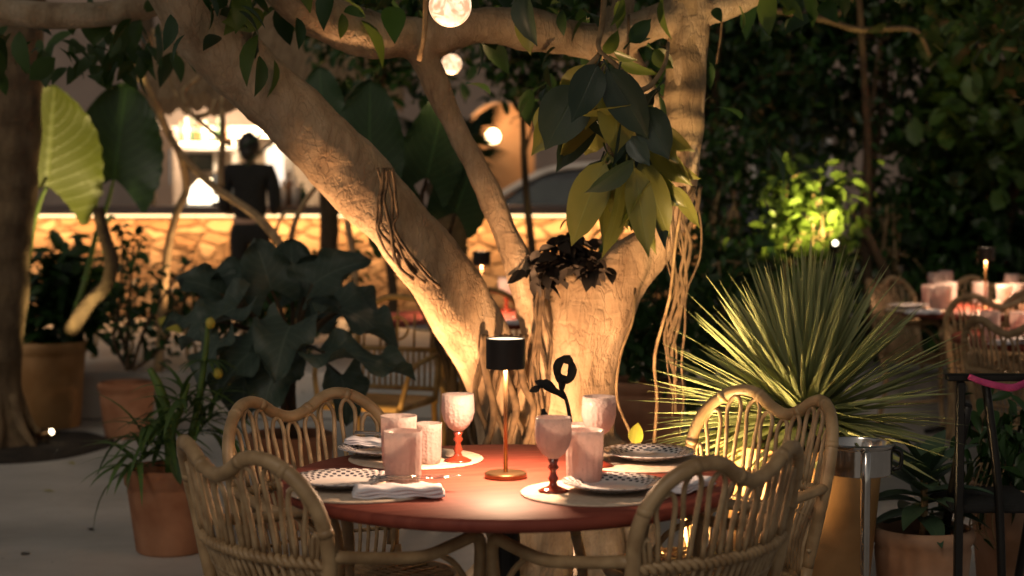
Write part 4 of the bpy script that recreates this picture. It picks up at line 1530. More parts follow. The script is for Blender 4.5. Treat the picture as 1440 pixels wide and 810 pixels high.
put('fork', 575, 694, TZ, .1, 'steel fork lying on the folded lilac napkin', 'cutlery on the front table', dz=.031)
put('knife', 585, 690, TZ, .12, 'steel knife lying on the folded lilac napkin beside the fork', 'cutlery on the front table', dz=.031)
put('fork', 541, 641, TZ, -.4, 'steel fork on the rumpled white napkin of the far left setting', 'cutlery on the front table', dz=.052)
put('knife', 552, 639, TZ, -.35, 'steel knife on the rumpled white napkin of the far left setting', 'cutlery on the front table', dz=.052)
GG = 'pink goblets on the front table'
put('goblet', 644, 651, TZ, 0, 'pink goblet on amber stem left of the lamp, behind the tumblers', GG, dz=.005, sc=1.0)
put('goblet', 778, 694, TZ, 0, 'pink goblet on amber stem right of the lamp, nearest the camera', GG, dz=.005, sc=1.0)
put('goblet', 842, 658, TZ, 0, 'pink goblet on amber stem farthest right and tallest in the picture', GG, dz=.005, sc=1.02)
TG = 'pink tumblers on the front table'
put('tumbler', 561, 660, TZ, 0, 'pink tumbler behind the front one, tallest of the left group', TG, sc=1.22, dz=.005)
put('tumbler', 567, 686, TZ, 0, 'pink tumbler in front of the left group by the lilac napkin', TG, dz=.005, sc=1.0)
put('tumbler', 602, 654, TZ, 0, 'pink tumbler right of the left group on the placemat edge', TG, dz=.005, sc=.96)
put('tumbler', 822, 684, TZ, 0, 'pink tumbler between the two right goblets, nearer one', TG, dz=.005, sc=1.0)
put('tumbler', 820, 655, TZ, 0, 'pink tumbler half hidden behind the tall right goblet', TG, dz=.005, sc=.96)


def petals(c, r, n, name, label, mat):
    g = MB()
    for i in range(n):
        a = 2 * PI * i / n
        leaf(g, c, (math.cos(a), math.sin(a), .55), (0, 0, 1), r, r * .75, prof='oval', droop=.35, fold=.2, nu=4)
    g.sphere(tuple(Vector(c) + Vector((0, 0, .006))), r * .18, 8, 6)
    return tag(g.build(name, mat), label, 'flower')


fl = WZ(915, 634, .775)
petals((fl.x, fl.y, .773), .030, 6, 'white_flower', 'small white flower lying on the far right plate', noisemat('white_petal', (.75, .70, .68), (.85, .8, .78), rough=.6, bump=.1))

# ------------------------------------------------------------------ pots and plants
def make_pot(c, rt, rb, h, mat, parent, style='rim'):
    x, y = c
    g = MB()
    if style == 'rim':
        prof = [(rb * .9, 0), (rb, .01), (rb + (rt - rb) * .75, h - .085), (rt * .95, h - .075), (rt, h - .065), (rt * 1.015, h - .02), (rt * 1.0, h - .005), (rt * .94, h), (rt * .90, h - .02), (rt * .87, h - .09)]
    elif style == 'roll':
        prof = [(rb * .9, 0), (rb, .01), (rb + (rt - rb) * .8, h - .075), (rt * .93, h - .06), (rt * .99, h - .045), (rt * 1.03, h - .022), (rt * .99, h - .004), (rt * .93, h), (rt * .88, h - .02), (rt * .86, h - .08)]
    else:
        prof = [(rb * .9, 0), (rb, .012), (rb + (rt - rb) * .5, h * .5), (rt, h - .01), (rt * .99, h), (rt * .93, h), (rt * .91, h - .02), (rt * .90, h - .09)]
    g.lathe(prof, (x, y, 0), 56, mod=lambda a, z: .004 * math.sin(3 * a + z * 9), cap=False)
    g.build('pot', mat, parent, sharp=60)
    g = MB()
    k = 28
    vs_, fs = [(x, y, h - .035)], []
    for j in range(k):
        a = 2 * PI * j / k
        vs_.append((x + rt * .885 * math.cos(a), y + rt * .885 * math.sin(a), h - .055))
    for j in range(k):
        fs.append((0, 1 + j, 1 + (j + 1) % k))
    g.add(vs_, fs)
    g.build('soil', M['soil'], parent)


def potted(name, label, cat, px, d, rt, rb, h, mat, style='rim', zb=0.0, group=None):
    p = W(px, 500, d)
    t = thing(name, label, cat, (p.x, d, 0), group)
    make_pot((p.x, d), rt, rb, h, mat, t, style)
    return t, p.x


# spiky desert spoon
yd = 5.72
t, x = potted('spiky_plant', 'big spiky plant with stiff radiating blades in a tall ochre pot', 'plant', 1128, yd, .262, .20, .66, M['terracotta_gold'], 'smooth')
yc = W(1130, 592, yd)
g = MB()
rr = random.Random(3)
for i in range(430):
    u = rr.random()
    el = math.radians(-14 + 104 * u ** 1.0) + rr.gauss(0, .05)
    az = rr.uniform(0, 2 * PI)
    dv = Vector((math.cos(el) * math.cos(az), math.cos(el) * math.sin(az), math.sin(el)))
    L = rr.uniform(.46, .58) * (1.0 + .02 * math.cos(az))
    b = yc + dv * .02 + Vector((rr.gauss(0, .012), rr.gauss(0, .012), rr.uniform(-.03, .02)))
    leaf(g, b, dv, Vector((rr.gauss(0, .3), rr.gauss(0, .3), 1)), L, rr.uniform(.025, .038), prof='spike', droop=rr.uniform(.0, .10) + (.06 if el < .3 else 0), fold=.35, nu=5)
g.build('foliage', M['lf_yucca'], t)
g = MB(); g.tube([(x, yd, .58), (x, yd, .66), tuple(yc)], [.07, .075, .05], k=14, sub=3); g.build('trunk', M['bark_dark'], t)

# right small pot
t, x = potted('potted_shrub', 'broad dark leaved plant in small pale terracotta pot at bottom right', 'plant', 1301, 5.75, .162, .125, .375, M['terracotta_pale'], 'roll')
g = MB(); gs = MB()
rr = random.Random(9)
c0 = Vector((x, 5.75, .345))
gs.tube([c0, c0 + Vector((.005, 0, .1)), c0 + Vector((0, 0, .2))], .012, k=8)
for i in range(26):
    az = i * 2.399 + rr.uniform(-.2, .2)
    lv = i / 26
    el = -.15 + 1.25 * lv + rr.uniform(-.1, .1)
    b = c0 + Vector((0, 0, .05 + .16 * lv))
    dv = Vector((math.cos(el) * math.cos(az), math.cos(el) * math.sin(az), math.sin(el)))
    leaf(g, b, dv, (0, 0, 1), rr.uniform(.20, .29), rr.uniform(.065, .095), prof='lance', droop=.3, fold=.3, nu=8, ruffle=.01, seed=i)
g.build('foliage', leafmat('grey_green_broad_leaf', (.05, .10, .06), (.11, .18, .10), rough=.38, trans=.15, veins=.5, vcol=(.10, .16, .09), nveins=10), t)
gs.build('stem', M['twig'], t)

# far right taller pot, dark shrub, hanging roots
t, x = potted('potted_bush', 'dark drooping bush in tall pale terracotta pot at the right edge', 'plant', 1456, 6.05, .215, .17, .47, M['terracotta_pale'], 'roll')
cl = [(x + math.cos(a) * r, 6.05 + math.sin(a) * r, z) for a, r, z in ((0, .1, .52), (1, .14, .58), (2, .1, .66), (3, .15, .56), (4, .12, .62), (5, .16, .52), (3.3, .17, .48), (2.4, .1, .68))]
scatter_crown('foliage', M['lf_dark'], t, cl, 40, .09, (.07, .07, .06), droop=.8, seed=31, aspect=.35, fine=True)
g = MB()
for i in range(5):
    bx = x - .17 - .02 * i
    g.tube([(bx + .05, 5.95, .55), (bx - .01, 5.86, .45), (bx - .02 - .005 * i, 5.85, .35), (bx + .01, 5.85, .25 + .03 * i)], .003, k=5)
g.build('hanging_stem', M['twig'], t)

# left front pot: strappy plant
t, x = potted('potted_lily', 'strap leaved plant with thick green stems in low terracotta pot, left', 'plant', 236, 7.15, .178, .135, .345, M['terracotta'], 'rim')
g = MB(); gs = MB()
rr = random.Random(12)
c0 = Vector((x, 7.15, .32))
heads = [(c0 + Vector((-.04, 0, .14)), 34, .30), (c0 + Vector((.06, 0, .26)), 26, .26), (c0 + Vector((.13, .05, .18)), 24, .28), (c0 + Vector((-.10, -.05, .06)), 26, .28)]
gs.tube([c0 + Vector((.01, 0, 0)), c0 + Vector((.0, 0, .2)), c0 + Vector((-.035, 0, .34)), c0 + Vector((-.075, 0, .42))], [.026, .024, .02, .012], k=10)
gs.tube([c0 + Vector((.01, 0, .16)), c0 + Vector((.05, 0, .26)), c0 + Vector((.08, 0, .36))], [.016, .014, .010], k=8)
gs.tube([c0 + Vector((.05, 0, .0)), c0 + Vector((.11, .02, .25)), c0 + Vector((.15, .02, .50)), c0 + Vector((.155, .02, .62))], [.014, .014, .012, .006], k=8)
for hc_, n, L in heads:
    for i in range(n):
        az = rr.uniform(0, 2 * PI); el = rr.uniform(-.1, 1.3)
        dv = Vector((math.cos(el) * math.cos(az), math.cos(el) * math.sin(az), math.sin(el)))
        leaf(g, hc_ + Vector((rr.gauss(0, .02), rr.gauss(0, .02), rr.uniform(-.05, .05))), dv, (0, 0, 1), L * rr.uniform(.7, 1.15), rr.uniform(.018, .032), prof='lance', droop=rr.uniform(.4, .9), fold=.35, nu=7)
for i in range(16):
    az = rr.uniform(0, 2 * PI)
    hc_ = c0 + Vector((.15, .02, .44))
    dv = Vector((math.cos(az), math.sin(az), .5))
    leaf(g, hc_, dv, (0, 0, 1), .13, .02, prof='lance', droop=.7, fold=.3, nu=6)
g.build('foliage', M['lf_strap'], t)
gs.build('stem', plain('green_stem', (.10, .17, .03), rough=.5), t)
g = MB()
fm = noisemat('yellow_fruit', (.5, .40, .04), (.6, .5, .08), rough=.4, bump=.1)
for q in ((.20, .0, .40), (.17, .01, .6)):
    g = MB(); g.sphere(tuple(c0 + Vector(q)), .02, 10, 8, (1, 1, 1.2)); g.build('fruit', fm, t)
g = MB()
leaf(g, c0 + Vector((.05, -.17, .10)), (.25, -.3, -.8), (.3, -1, 0), .13, .055, droop=.1, fold=.2, nu=6)
g.build('drooping_leaf', M['lf_dark'], t)

# plant with large dusty grey-green leaves
t, x = potted('taro_plant', 'bushy plant with large ruffled dusty grey green leaves, left of the trunk', 'plant', 408, 7.7, .19, .15, .40, M['terracotta'], 'rim')
gs = MB()
c0 = Vector((x, 7.7, .36))
gs.tube([c0, c0 + Vector((-.01, 0, .22)), c0 + Vector((.015, 0, .42))], [.04, .033, .026], k=10)
LV = [  # attach px, py, d, dir, up, L, W
    (322, 425, 7.55, (-.8, -.2, -.25), (-.1, -.5, 1), .27, .24), (300, 470, 7.4, (-.5, -.5, -.7), (-.5, -.5, .6), .22, .20),
    (372, 400, 7.7, (-.2, -.2, .75), (.1, -1, .3), .22, .24), (430, 392, 7.6, (.45, -.2, .35), (.3, -.8, .8), .25, .22),
    (348, 385, 7.9, (-.6, .2, .25), (0, -.5, 1), .24, .22), (470, 425, 7.4, (.8, -.4, -.2), (.1, -.4, 1), .28, .22),
    (398, 450, 7.3, (-.15, -.6, -.35), (-.1, -.6, .9), .25, .26), (352, 480, 7.35, (-.6, -.4, -.4), (-.1, -.5, 1), .26, .24),
    (446, 488, 7.2, (.9, -.3, .12), (0, -.35, 1), .36, .19), (418, 410, 7.8, (.2, .1, .75), (-.2, -1, .3), .20, .22),
    (492, 415, 7.8, (.6, .2, -.35), (.4, -.5, .8), .20, .20), (470, 520, 7.5, (.3, -.3, -.9), (.6, -.9, .2), .20, .20),
    (335, 515, 7.5, (-.1, -.5, -.8), (-.3, -1, .2), .20, .22), (300, 405, 7.9, (-.5, -.1, .35), (.2, -.7, .8), .20, .22),
    (385, 500, 7.35, (-.3, -.5, -.6), (0, -.7, .8), .22, .24), (400, 378, 8.0, (0, .1, .6), (.2, -.9, .5), .17, .2),
    (440, 440, 7.9, (.3, .2, .2), (.1, -.6, 1), .24, .22), (280, 440, 7.7, (-.8, .1, .1), (0, -.4, 1), .2, .16),
]
for i, (px, py, d, dv, up, L, Wd) in enumerate(LV):
    a = W(px + 10, py + 8, d)
    g = MB()
    earleaf(g, a, dv, up, L, Wd, droop=.45, cup=.35, rip=.008, nu=30, nc=8, back=.34, seed=i * 1.9, ruffle=.14)
    g.build('leaf', M['lf_grey'], t)
    top = c0 + Vector((.015, 0, .38))
    gs.tube([top, top.lerp(a, .5) + Vector((0, 0, .03)), a], [.012, .009, .006], k=7)
gs.build('stem', M['bark_dark'], t)

# big pot with elephant ears, left
t, x = potted('elephant_ear_plant', 'elephant ear plant with two huge upright leaves in wide ochre pot', 'plant', 68, 10.78, .23, .185, .52, M['terracotta_gold'], 'rim')
gs = MB()
c0 = Vector((x, 10.7, .5))
ears = [(66, 262, 10.55, (.20, -.42, 1), (.10, -1, -.42), .64, .64, 'lf_ear', .6), (160, 252, 10.7, (.12, .12, 1), (.05, -1, .1), .58, .56, 'lf_ear_dark', 2.0)]
for px, py, d, dv, up, L, Wd, mt, s in ears:
    a = W(px, py, d)
    g = MB()
    earleaf(g, a, dv, up, L, Wd, droop=.02, cup=.12, rip=.014, nu=44, nc=9, back=.32, seed=s, ruffle=.03)
    g.build('leaf', M[mt], t)
gs.tube([W(30, 470, 10.7), W(36, 400, 10.6), W(45, 330, 10.55), W(56, 285, 10.52), W(66, 262, 10.5)], [.020, .018, .016, .013, .009], k=9)
gs.tube([W(95, 470, 10.4), W(118, 400, 10.4), W(135, 330, 10.6), W(150, 290, 10.7), W(160, 252, 10.7)], [.020, .018, .016, .013, .009], k=9)
gs.build('stem', plain('leaf_stalk', (.13, .20, .04), rough=.45), t)
cl = [W(px, py, 10.88) for px, py in ((60, 390), (90, 370), (110, 380), (75, 400), (60, 430), (100, 430), (120, 450), (50, 460), (85, 460), (40, 400), (100, 390), (75, 440), (110, 410))]
scatter_crown('foliage', M['lf_dark'], t, cl, 28, .17, (.07, .08, .07), droop=.2, seed=33, aspect=.4)
gs = MB()
gs.tube([W(100, 465, 10.3), W(125, 425, 10.2), W(150, 400, 10.15), W(156, 365, 10.1), W(146, 330, 10.1), W(138, 292, 10.1)], [.045, .042, .040, .038, .036, .03], k=12, wob=.2)
gs.build('branch', M['bark_dark'], t)

# second pot left
t, x = potted('thin_stemmed_plant', 'leggy plant with thin dark stems in small reddish pot, against the ledge', 'plant', 178, 10.35, .165, .13, .32, M['terracotta'], 'roll')
gs = MB(); cl = []
rr = random.Random(21)
for pts in ([(178, 520), (180, 450), (184, 400), (188, 345)], [(182, 520), (170, 470), (150, 430), (135, 400)], [(185, 520), (205, 460), (235, 410), (262, 370)], [(180, 520), (160, 480), (168, 430), (172, 350), (166, 315)], [(188, 520), (215, 500), (240, 470)]):
    P = [W(a, b, 10.3 + rr.uniform(-.1, .1)) for a, b in pts]
    gs.tube(P, [.012 - .002 * i for i in range(len(P))], k=7)
    cl += P[1:]
gs.build('stem', M['bark_dark'], t)
scatter_crown('foliage', M['lf_dark'], t, cl, 12, .08, (.06, .06, .05), droop=.3, seed=22)
g = MB(); leaf(g, W(222, 448, 10.1), (1, 0, -.55), (.3, -1, .5), .16, .075, droop=.1, nu=7); g.build('yellowing_leaf', M['lf_yellow'], t)

# low dense undergrowth along the ledge
def bush(name, label, cat, px, d, z0, z1, rad, n, per, size, mat, seed, trunks=1, spread=(.10, .10, .09), droop=.4, aspect=.45, base=0.0, tr=.03):
    r_ = random.Random(seed)
    p = W(px, 400, d)
    t = thing(name, label, cat, (p.x, d, base))
    cl = []
    for i in range(n):
        while True:
            u, v, w = r_.uniform(-1, 1), r_.uniform(-1, 1), r_.uniform(-1, 1)
            if u * u + v * v + w * w < 1:
                break
        cl.append(Vector((p.x + u * rad, d + v * rad * .7, (z0 + z1) / 2 + w * (z1 - z0) / 2)))
    g = MB()
    for k in range(trunks):
        a = r_.uniform(0, 6.28)
        x0, y0 = p.x + .12 * trunks * .4 * math.cos(a) * (trunks > 1), d + .1 * math.sin(a) * (trunks > 1)
        zt = z0 + (z1 - z0) * .75
        lx, ly = p.x + r_.uniform(-.5, .5) * rad, d + r_.uniform(-.3, .3) * rad
        mid = Vector(((x0 * 2 + lx) / 3 + r_.uniform(-.06, .06), (y0 * 2 + ly) / 3, base + (zt - base) * .5))
        g.tube([(x0, y0, base - .02), (x0 + r_.uniform(-.04, .04), y0, base + (zt - base) * .2), mid, (lx, ly, zt)], [tr * 1.3, tr, tr * .8, tr * .35], k=9, sub=4, wob=.2)
        for q in range(4):
            c = cl[r_.randrange(len(cl))]
            s = mid.lerp(Vector((lx, ly, zt)), r_.random())
            g.tube([s, s.lerp(c, .5) + Vector((0, 0, .06)), c], [tr * .4, tr * .3, tr * .12], k=6, sub=3)
    g.build('trunk', M['bark_dark'] if tr > .02 else M['twig'], t)
    scatter_crown('crown', M[mat], t, cl, per, size, spread, droop=droop, seed=seed, aspect=aspect)
    return t


bush('shrub', 'low dark shrub in front of the stone bar, behind the strap leaved plant', 'shrub', 250, 11.6, .42, 1.0, .35, 10, 20, .10, 'lf_dark', 51, 3, base=.3, tr=.012)
bush('shrub', 'low dark shrub below the waiting person in front of the bar', 'shrub', 330, 12.0, .42, .85, .40, 9, 22, .10, 'lf_dark', 52, 3, base=.3, tr=.012)
bush('shrub', 'leggy dark shrub in front of the stone bar below the elephant ears', 'shrub', 150, 11.9, .5, 1.12, .36, 12, 20, .09, 'lf_dark', 57, 3, base=.3, tr=.012)
bush('shrub', 'small dark shrub before the stone bar right of the waiting person', 'shrub', 400, 11.7, .45, 1.08, .26, 10, 20, .09, 'lf_dark', 58, 3, base=.3, tr=.012)
bush('shrub', 'low shrub left of the big limb in front of the stone bar', 'shrub', 440, 12.2, .40, .95, .40, 12, 26, .10, 'lf_dark', 53, 3, base=.3, tr=.012)
bush('shrub', 'dark shrub behind the trunk under the right limb', 'shrub', 905, 9.2, .25, 1.35, .34, 22, 30, .10, 'lf_dark', 54, 3, tr=.014)
bush('shrub', 'dark shrub right of the hanging roots behind the spiky plant', 'shrub', 985, 9.9, .2, 1.3, .42, 24, 30, .10, 'lf_dark', 55, 3, tr=.014)

# reddish pot behind trunk right
t, x = potted('planter', 'large reddish pot with dark leaves behind the hanging roots', 'planter', 905, 8.7, .20, .17, .52, M['terracotta'], 'roll')
scatter_crown('foliage', M['lf_dark'], t, [(x, 8.7, .6), (x - .1, 8.65, .68), (x + .12, 8.7, .7), (x, 8.7, .8)], 30, .10, (.08, .08, .07), seed=56)

# right side wall of foliage: separate trees and tall shrubs
RT = [
    ('small_tree', 'dark leafy tree directly right of the ringed limb', 1010, 12.0, 1.2, 3.4, .70, 'lf_dark'),
    ('small_tree', 'dark tree behind the bright green bush', 1100, 12.9, 1.5, 3.7, .75, 'lf_dark'),
    ('small_tree', 'dark tree with slim bare trunk above the rear chairs', 1215, 12.4, 1.7, 3.6, .70, 'lf_dark'),
    ('small_tree', 'dark tree above the laid rear table', 1320, 13.0, 1.5, 3.8, .75, 'lf_dark'),
    ('small_tree', 'dark tree at the upper right corner', 1425, 12.2, 1.1, 3.6, .75, 'lf_mid'),
    ('tall_shrub', 'dark low shrub left of the bright green bush', 1030, 11.2, .3, 1.8, .50, 'lf_dark'),
    ('tall_shrub', 'dark low shrub between bright bush and rear chairs', 1225, 11.9, .2, 1.7, .50, 'lf_dark'),
    ('tall_shrub', 'dark low shrub behind the rear table lamp', 1375, 12.4, .2, 1.9, .55, 'lf_dark'),
    ('tall_shrub', 'dark low shrub behind the laid rear table, left part', 1300, 12.6, .2, 1.7, .45, 'lf_dark'),
]
for i, (nm, lb_, px, d, z0, z1, rad, mt) in enumerate(RT):
    bush(nm, lb_, 'tree' if 'tree' in nm else 'shrub', px, d, z0, z1, rad, 46 if 'tree' in nm else 36, 62 if i % 3 else 34, (.10, .085, .15)[(i + 1) % 3], mt, 100 + i, 2 if 'tree' in nm else 4, spread=(.14, .14, .12), droop=.5, tr=.035 if 'tree' in nm else .015, aspect=(.45, .62, .34)[i % 3], base=0.30 if d > 10.85 else 0)
bush('small_tree', 'dark leafy tree crown between big limb and slim limb at the top', 'tree', 545, 11.4, 2.0, 3.0, .50, 34, 40, .10, 'lf_dark', 171, 1, spread=(.12, .12, .09), tr=.03, base=.3)
bush('small_tree', 'dark leafy tree crown above the parked car beyond the bar', 'tree', 745, 12.4, 2.0, 3.2, .62, 40, 44, .10, 'lf_dark', 172, 1, spread=(.13, .13, .10), tr=.03, base=.3)
bush('small_tree', 'dark leafy tree crown above the rubber leaves', 'tree', 870, 11.6, 1.9, 3.1, .45, 34, 40, .10, 'lf_dark', 173, 1, spread=(.12, .12, .09), tr=.03, base=.3)
for lab_, pth in (('slender pale trunk standing before the dark trees above the bright bush', [(1222, 470, 11.4, 7), (1218, 330, 11.3, 7), (1220, 200, 11.3, 6), (1214, 90, 11.2, 5), (1206, -40, 11.2, 4)]),
                  ('crooked mossy branch rising right of the bright green bush', [(1262, 430, 11.2, 7), (1245, 385, 11.2, 7), (1222, 335, 11.2, 6), (1205, 308, 11.2, 4), (1196, 290, 11.2, 2)]),
                  ('bare forked branch at the top of the dark foliage, right', [(1060, 10, 10.6, 3), (1130, 22, 10.5, 4), (1168, 30, 10.5, 4.5), (1210, 42, 10.5, 4), (1285, 42, 10.5, 3.4), (1308, 78, 10.5, 2.5)])):
    t = thing('bare_tree', lab_, 'tree', W(pth[0][0], pth[0][1], pth[0][2]))
    g = MB(); P_, R_ = pxpath(pth); g.tube(P_, R_, k=9, sub=5, wob=.2, wf=5)
    if pth[0][0] == 1060:
        g.tube([W(1168, 30, 10.5), W(1190, 8, 10.5), W(1215, -20, 10.5)], [.012, .010, .008], k=7)
    g.build('trunk', M['bark_dark'], t)
# overhanging nearer leaves, top right
bush('leafy_tree', 'nearer leafy tree whose dark crown overhangs the top right of the picture', 'tree', 1560, 8.6, 1.9, 3.1, .85, 40, 34, .11, 'lf_mid', 130, 1, spread=(.14, .14, .10), tr=.06)
# bright green bush
bush('bright_bush', 'bright floodlit green bush in front of the dark trees, right', 'bush', 1132, 10.35, .7, 1.75, .21, 30, 24, .085, 'lf_bright', 140, 3, spread=(.09, .09, .08), tr=.014, aspect=.5)
gl = W(1173, 347, 10.0)
t = thing('garden_spotlight', 'tiny bright spotlight on a stake under the bright green bush', 'spotlight', (gl.x, gl.y, 0), 'garden spotlights at the foot of the plants')
g = MB(); g.tube([(gl.x, gl.y, 0), (gl.x, gl.y, gl.z)], .012, k=8, sub=1); g.build('stake', M['blackmetal'], t)
g = MB(); g.tube([gl + Vector((0, .05, -.03)), gl + Vector((0, 0, 0)), gl + Vector((0, -.03, .02))], [.02, .028, .03], k=14, sub=2); g.build('body', M['blackmetal'], t)
g = MB(); g.sphere(gl + Vector((0, -.035, .022)), .016, 12, 8); g.build('lens', emat('bush_spot_lens', (1, .90, .65), 5), t)
light('bush_light', 'SPOT', gl + Vector((-.05, -.10, .05)), 85, (1, .74, .26), t, aim=W(1105, 240, 10.35), size=.03, spot=120, blend=.6)

# ------------------------------------------------------------------ left tree in its round hole
lt = thing('palm_tree', 'dark leaning trunk rising from a round soil hole at the left edge', 'tree', (W(-8, 500, 9.95).x, 9.95, 0))
g = MB()
P_, R_ = pxpath([(6, 640, 9.95, 58), (-2, 600, 9.95, 36), (-5, 540, 9.95, 32), (-2, 450, 9.95, 38), (2, 340, 9.95, 44), (6, 200, 9.95, 50), (8, 60, 9.95, 52), (10, -80, 9.95, 52), (12, -260, 9.95, 50)])
g.tube(P_, R_, k=22, sub=8, wob=.14, wf=5)
for a in (-1.3, -.5, .3, -2.2):
    c = Vector((P_[1].x, P_[1].y, 0))
    dv = Vector((math.cos(a), math.sin(a), 0))
    g.tube([c + Vector((0, 0, .30)) + dv * .1, c + Vector((0, 0, .12)) + dv * .17, c + Vector((0, 0, .0)) + dv * .28], [.035, .03, .015], k=8, sub=4)
g.build('trunk', bark('rough_dark_bark', (.07, .045, .028), (.14, .095, .055), (.26, .18, .10), ring=1.6, bumpd=.02), lt)
gb = thing('overhead_branch', 'thick curved branch crossing the top left corner', 'branch', W(-40, 20, 7.4))
g = MB()
P_, R_ = pxpath([(-120, -10, 7.4, 18), (-40, 10, 7.4, 18), (40, 20, 7.4, 19), (110, 22, 7.4, 18), (175, 16, 7.4, 17), (235, -4, 7.4, 16), (300, -60, 7.4, 15)])
g.tube(P_, R_, k=16, sub=6, wob=.2, wf=4)
g.build('wood', M['bark'], gb)
cl = [W(px, py, d) for px, py, d in ((70, 60, 7.6), (60, 75, 7.5), (95, 60, 7.8), (115, 85, 7.7), (145, 60, 7.6), (5, 55, 7.5), (165, 80, 7.8), (200, 30, 7.4), (220, 65, 7.6), (150, -5, 7.4), (240, 70, 7.5), (180, 50, 7.7))]
scatter_crown('foliage', M['lf_mid'], gb, cl, 6, .13, (.07, .10, .05), droop=.7, seed=61, aspect=.5, fine=True)

sp_ = thing('garden_spotlight', 'small lit spotlight lying low in the round soil hole', 'spotlight', WZ(65, 622, .02), 'garden spotlights at the foot of the plants')
c = WZ(66, 624, .02)
g = MB(); g.tube([c, c + Vector((0, 0, .05))], .008, k=8, sub=1); g.build('spike', M['blackmetal'], sp_)
g = MB(); g.tube([c + Vector((-.05, 0, .045)), c + Vector((0, 0, .055)), c + Vector((.012, .01, .06))], [.018, .026, .028], k=14, sub=2); g.build('body', M['brass'], sp_)
g = MB(); g.sphere(c + Vector((.022, .0, .065)), .018, 12, 8); g.build('lens', emat('hole_spot_lens', (1, .8, .5), 10), sp_)
light('hole_light', 'SPOT', c + Vector((.09, -.16, .10)), 190, (1, .74, .32), sp_, aim=W(88, 195, 10.5), size=.03, spot=42, blend=.7)

# bare branching shrub (frangipani) left of the person
fp = thing('bare_shrub', 'bare crooked branches lit gold, left of the waiting person', 'shrub', (W(235, 500, 11.1).x, 11.1, .3))
g = MB()
def br(L, rpx):
    P_, R_ = pxpath([(a, b, d, rpx * (1 - .35 * i / len(L))) for i, (a, b, d) in enumerate(L)])
    g.tube(P_, R_, k=9, sub=5, wob=.18, wf=6)
br([(222, 540, 11.1), (228, 440, 11.1), (235, 360, 11.0), (248, 300, 10.9), (262, 265, 10.9), (252, 215, 10.8), (238, 190, 10.8), (222, 160, 10.8)], 6.5)
br([(405, 360, 10.6), (375, 318, 10.6), (345, 292, 10.7), (300, 262, 10.8), (265, 228, 10.8), (238, 190, 10.8), (222, 150, 10.7), (198, 100, 10.6), (175, 58, 10.5), (160, 46, 10.5)], 6.0)
br([(198, 100, 10.6), (188, 60, 10.6), (165, 45, 10.6)], 4.5)
br([(205, 118, 10.7), (180, 100, 10.7), (172, 75, 10.7)], 4)
br([(310, 262, 10.8), (312, 220, 10.8), (313, 175, 10.8), (313, 135, 10.8)], 5)
br([(326, 203, 10.4), (310, 195, 10.4), (275, 165, 10.4), (250, 135, 10.4), (228, 85, 10.4), (215, 40, 10.4)], 3.4)
br([(275, 165, 10.4), (295, 158, 10.4), (304, 140, 10.4)], 4)
br([(262, 148, 10.4), (258, 128, 10.4), (280, 108, 10.4)], 4)
br([(405, 400, 10.8), (410, 330, 10.7), (425, 290, 10.7), (445, 262, 10.7)], 4.5)
br([(420, 300, 10.7), (400, 300, 10.7), (385, 330, 10.8)], 3)
br([(500, 420, 10.9), (498, 370, 10.9), (488, 310, 10.9)], 6)
g.build('branches', M['twig'], fp)
garden_spot((W(300, 500, 11.0).x, 10.95, .3), W(235, 190, 10.8), 45, 'small added spotlight on the terrace under the bare crooked branches', cone=110, col=(1, .62, .30), glow=6)  # added lamp that turns the bare branches gold

# dark elephant ears and palm behind the big limb
ep = thing('dark_elephant_ear', 'large dark elephant ear leaves behind the big leaning limb', 'plant', (W(628, 500, 8.6).x, 8.6, 0))
gs = MB()
for i, (px, py, d, dv, up, L, Wd) in enumerate(((520, 235, 8.3, (.0, -.1, 1), (-.1, -1, .1), .48, .38), (600, 250, 8.7, (.25, -.1, 1), (.25, -1, .1), .50, .36), (455, 160, 8.9, (-.1, 0, 1), (-.2, -1, .1), .28, .26), (640, 300, 8.8, (.3, -.3, .8), (.2, -1, .3), .40, .34), (560, 330, 8.9, (-.1, -.3, .8), (0, -1, .3), .42, .36))):
    a = W(px, py, d)
    g = MB(); earleaf(g, a, dv, up, L * .84, Wd * .86, droop=.1, cup=.1, rip=.014, nu=30, nc=7, back=.3, seed=i, ruffle=.03); g.build('leaf', M['lf_ear_dark'], ep)
    gs.tube([Vector((ep.location.x + .03 * i, 8.6, 0)), Vector((ep.location.x + .03 * i, 8.6, .6)), a - Vector(dv).normalized() * .1 + Vector((0, .08, -.1)), a], [.022, .018, .012, .008], k=8)
gs.build('stem', M['bark_dark'], ep)

pt = thing('fan_palm', 'dark fan palm silhouetted against the lit bar beside the slim limb', 'palm', (W(632, 500, 12.2).x, 12.2, .3))
g = MB()
P_, R_ = pxpath([(634, 480, 12.2, 26), (632, 420, 12.2, 25), (630, 350, 12.2, 26), (630, 290, 12.2, 30), (632, 230, 12.2, 26)])
g.tube(P_, R_, k=14, sub=8, wob=.35, wf=12)
g.build('trunk', M['bark_dark'], pt)
rr = random.Random(77)
for i in range(16):
    az = rr.uniform(0, 2 * PI); el = rr.uniform(-.2, 1.2)
    hub0 = W(632, 235, 12.2)
    dv = Vector((math.cos(el) * math.cos(az), math.cos(el) * math.sin(az), math.sin(el)))
    hub = hub0 + dv * rr.uniform(.18, .34)
    g = MB(); g.tube([hub0, hub], [.010, .007], k=6, sub=1)
    side = dv.cross(Vector((0, 0, 1))).normalized(); up = side.cross(dv)
    for q in range(17):
        th_ = (q - 8) / 8 * 1.35
        ld = dv * math.cos(th_) + side * math.sin(th_)
        leaf(g, hub, ld, up, .33 * (1 - .25 * abs(th_) / 1.35), .035, prof='lance', droop=.35, fold=.3, nu=4)
    g.build('frond', M['lf_palm'], pt)

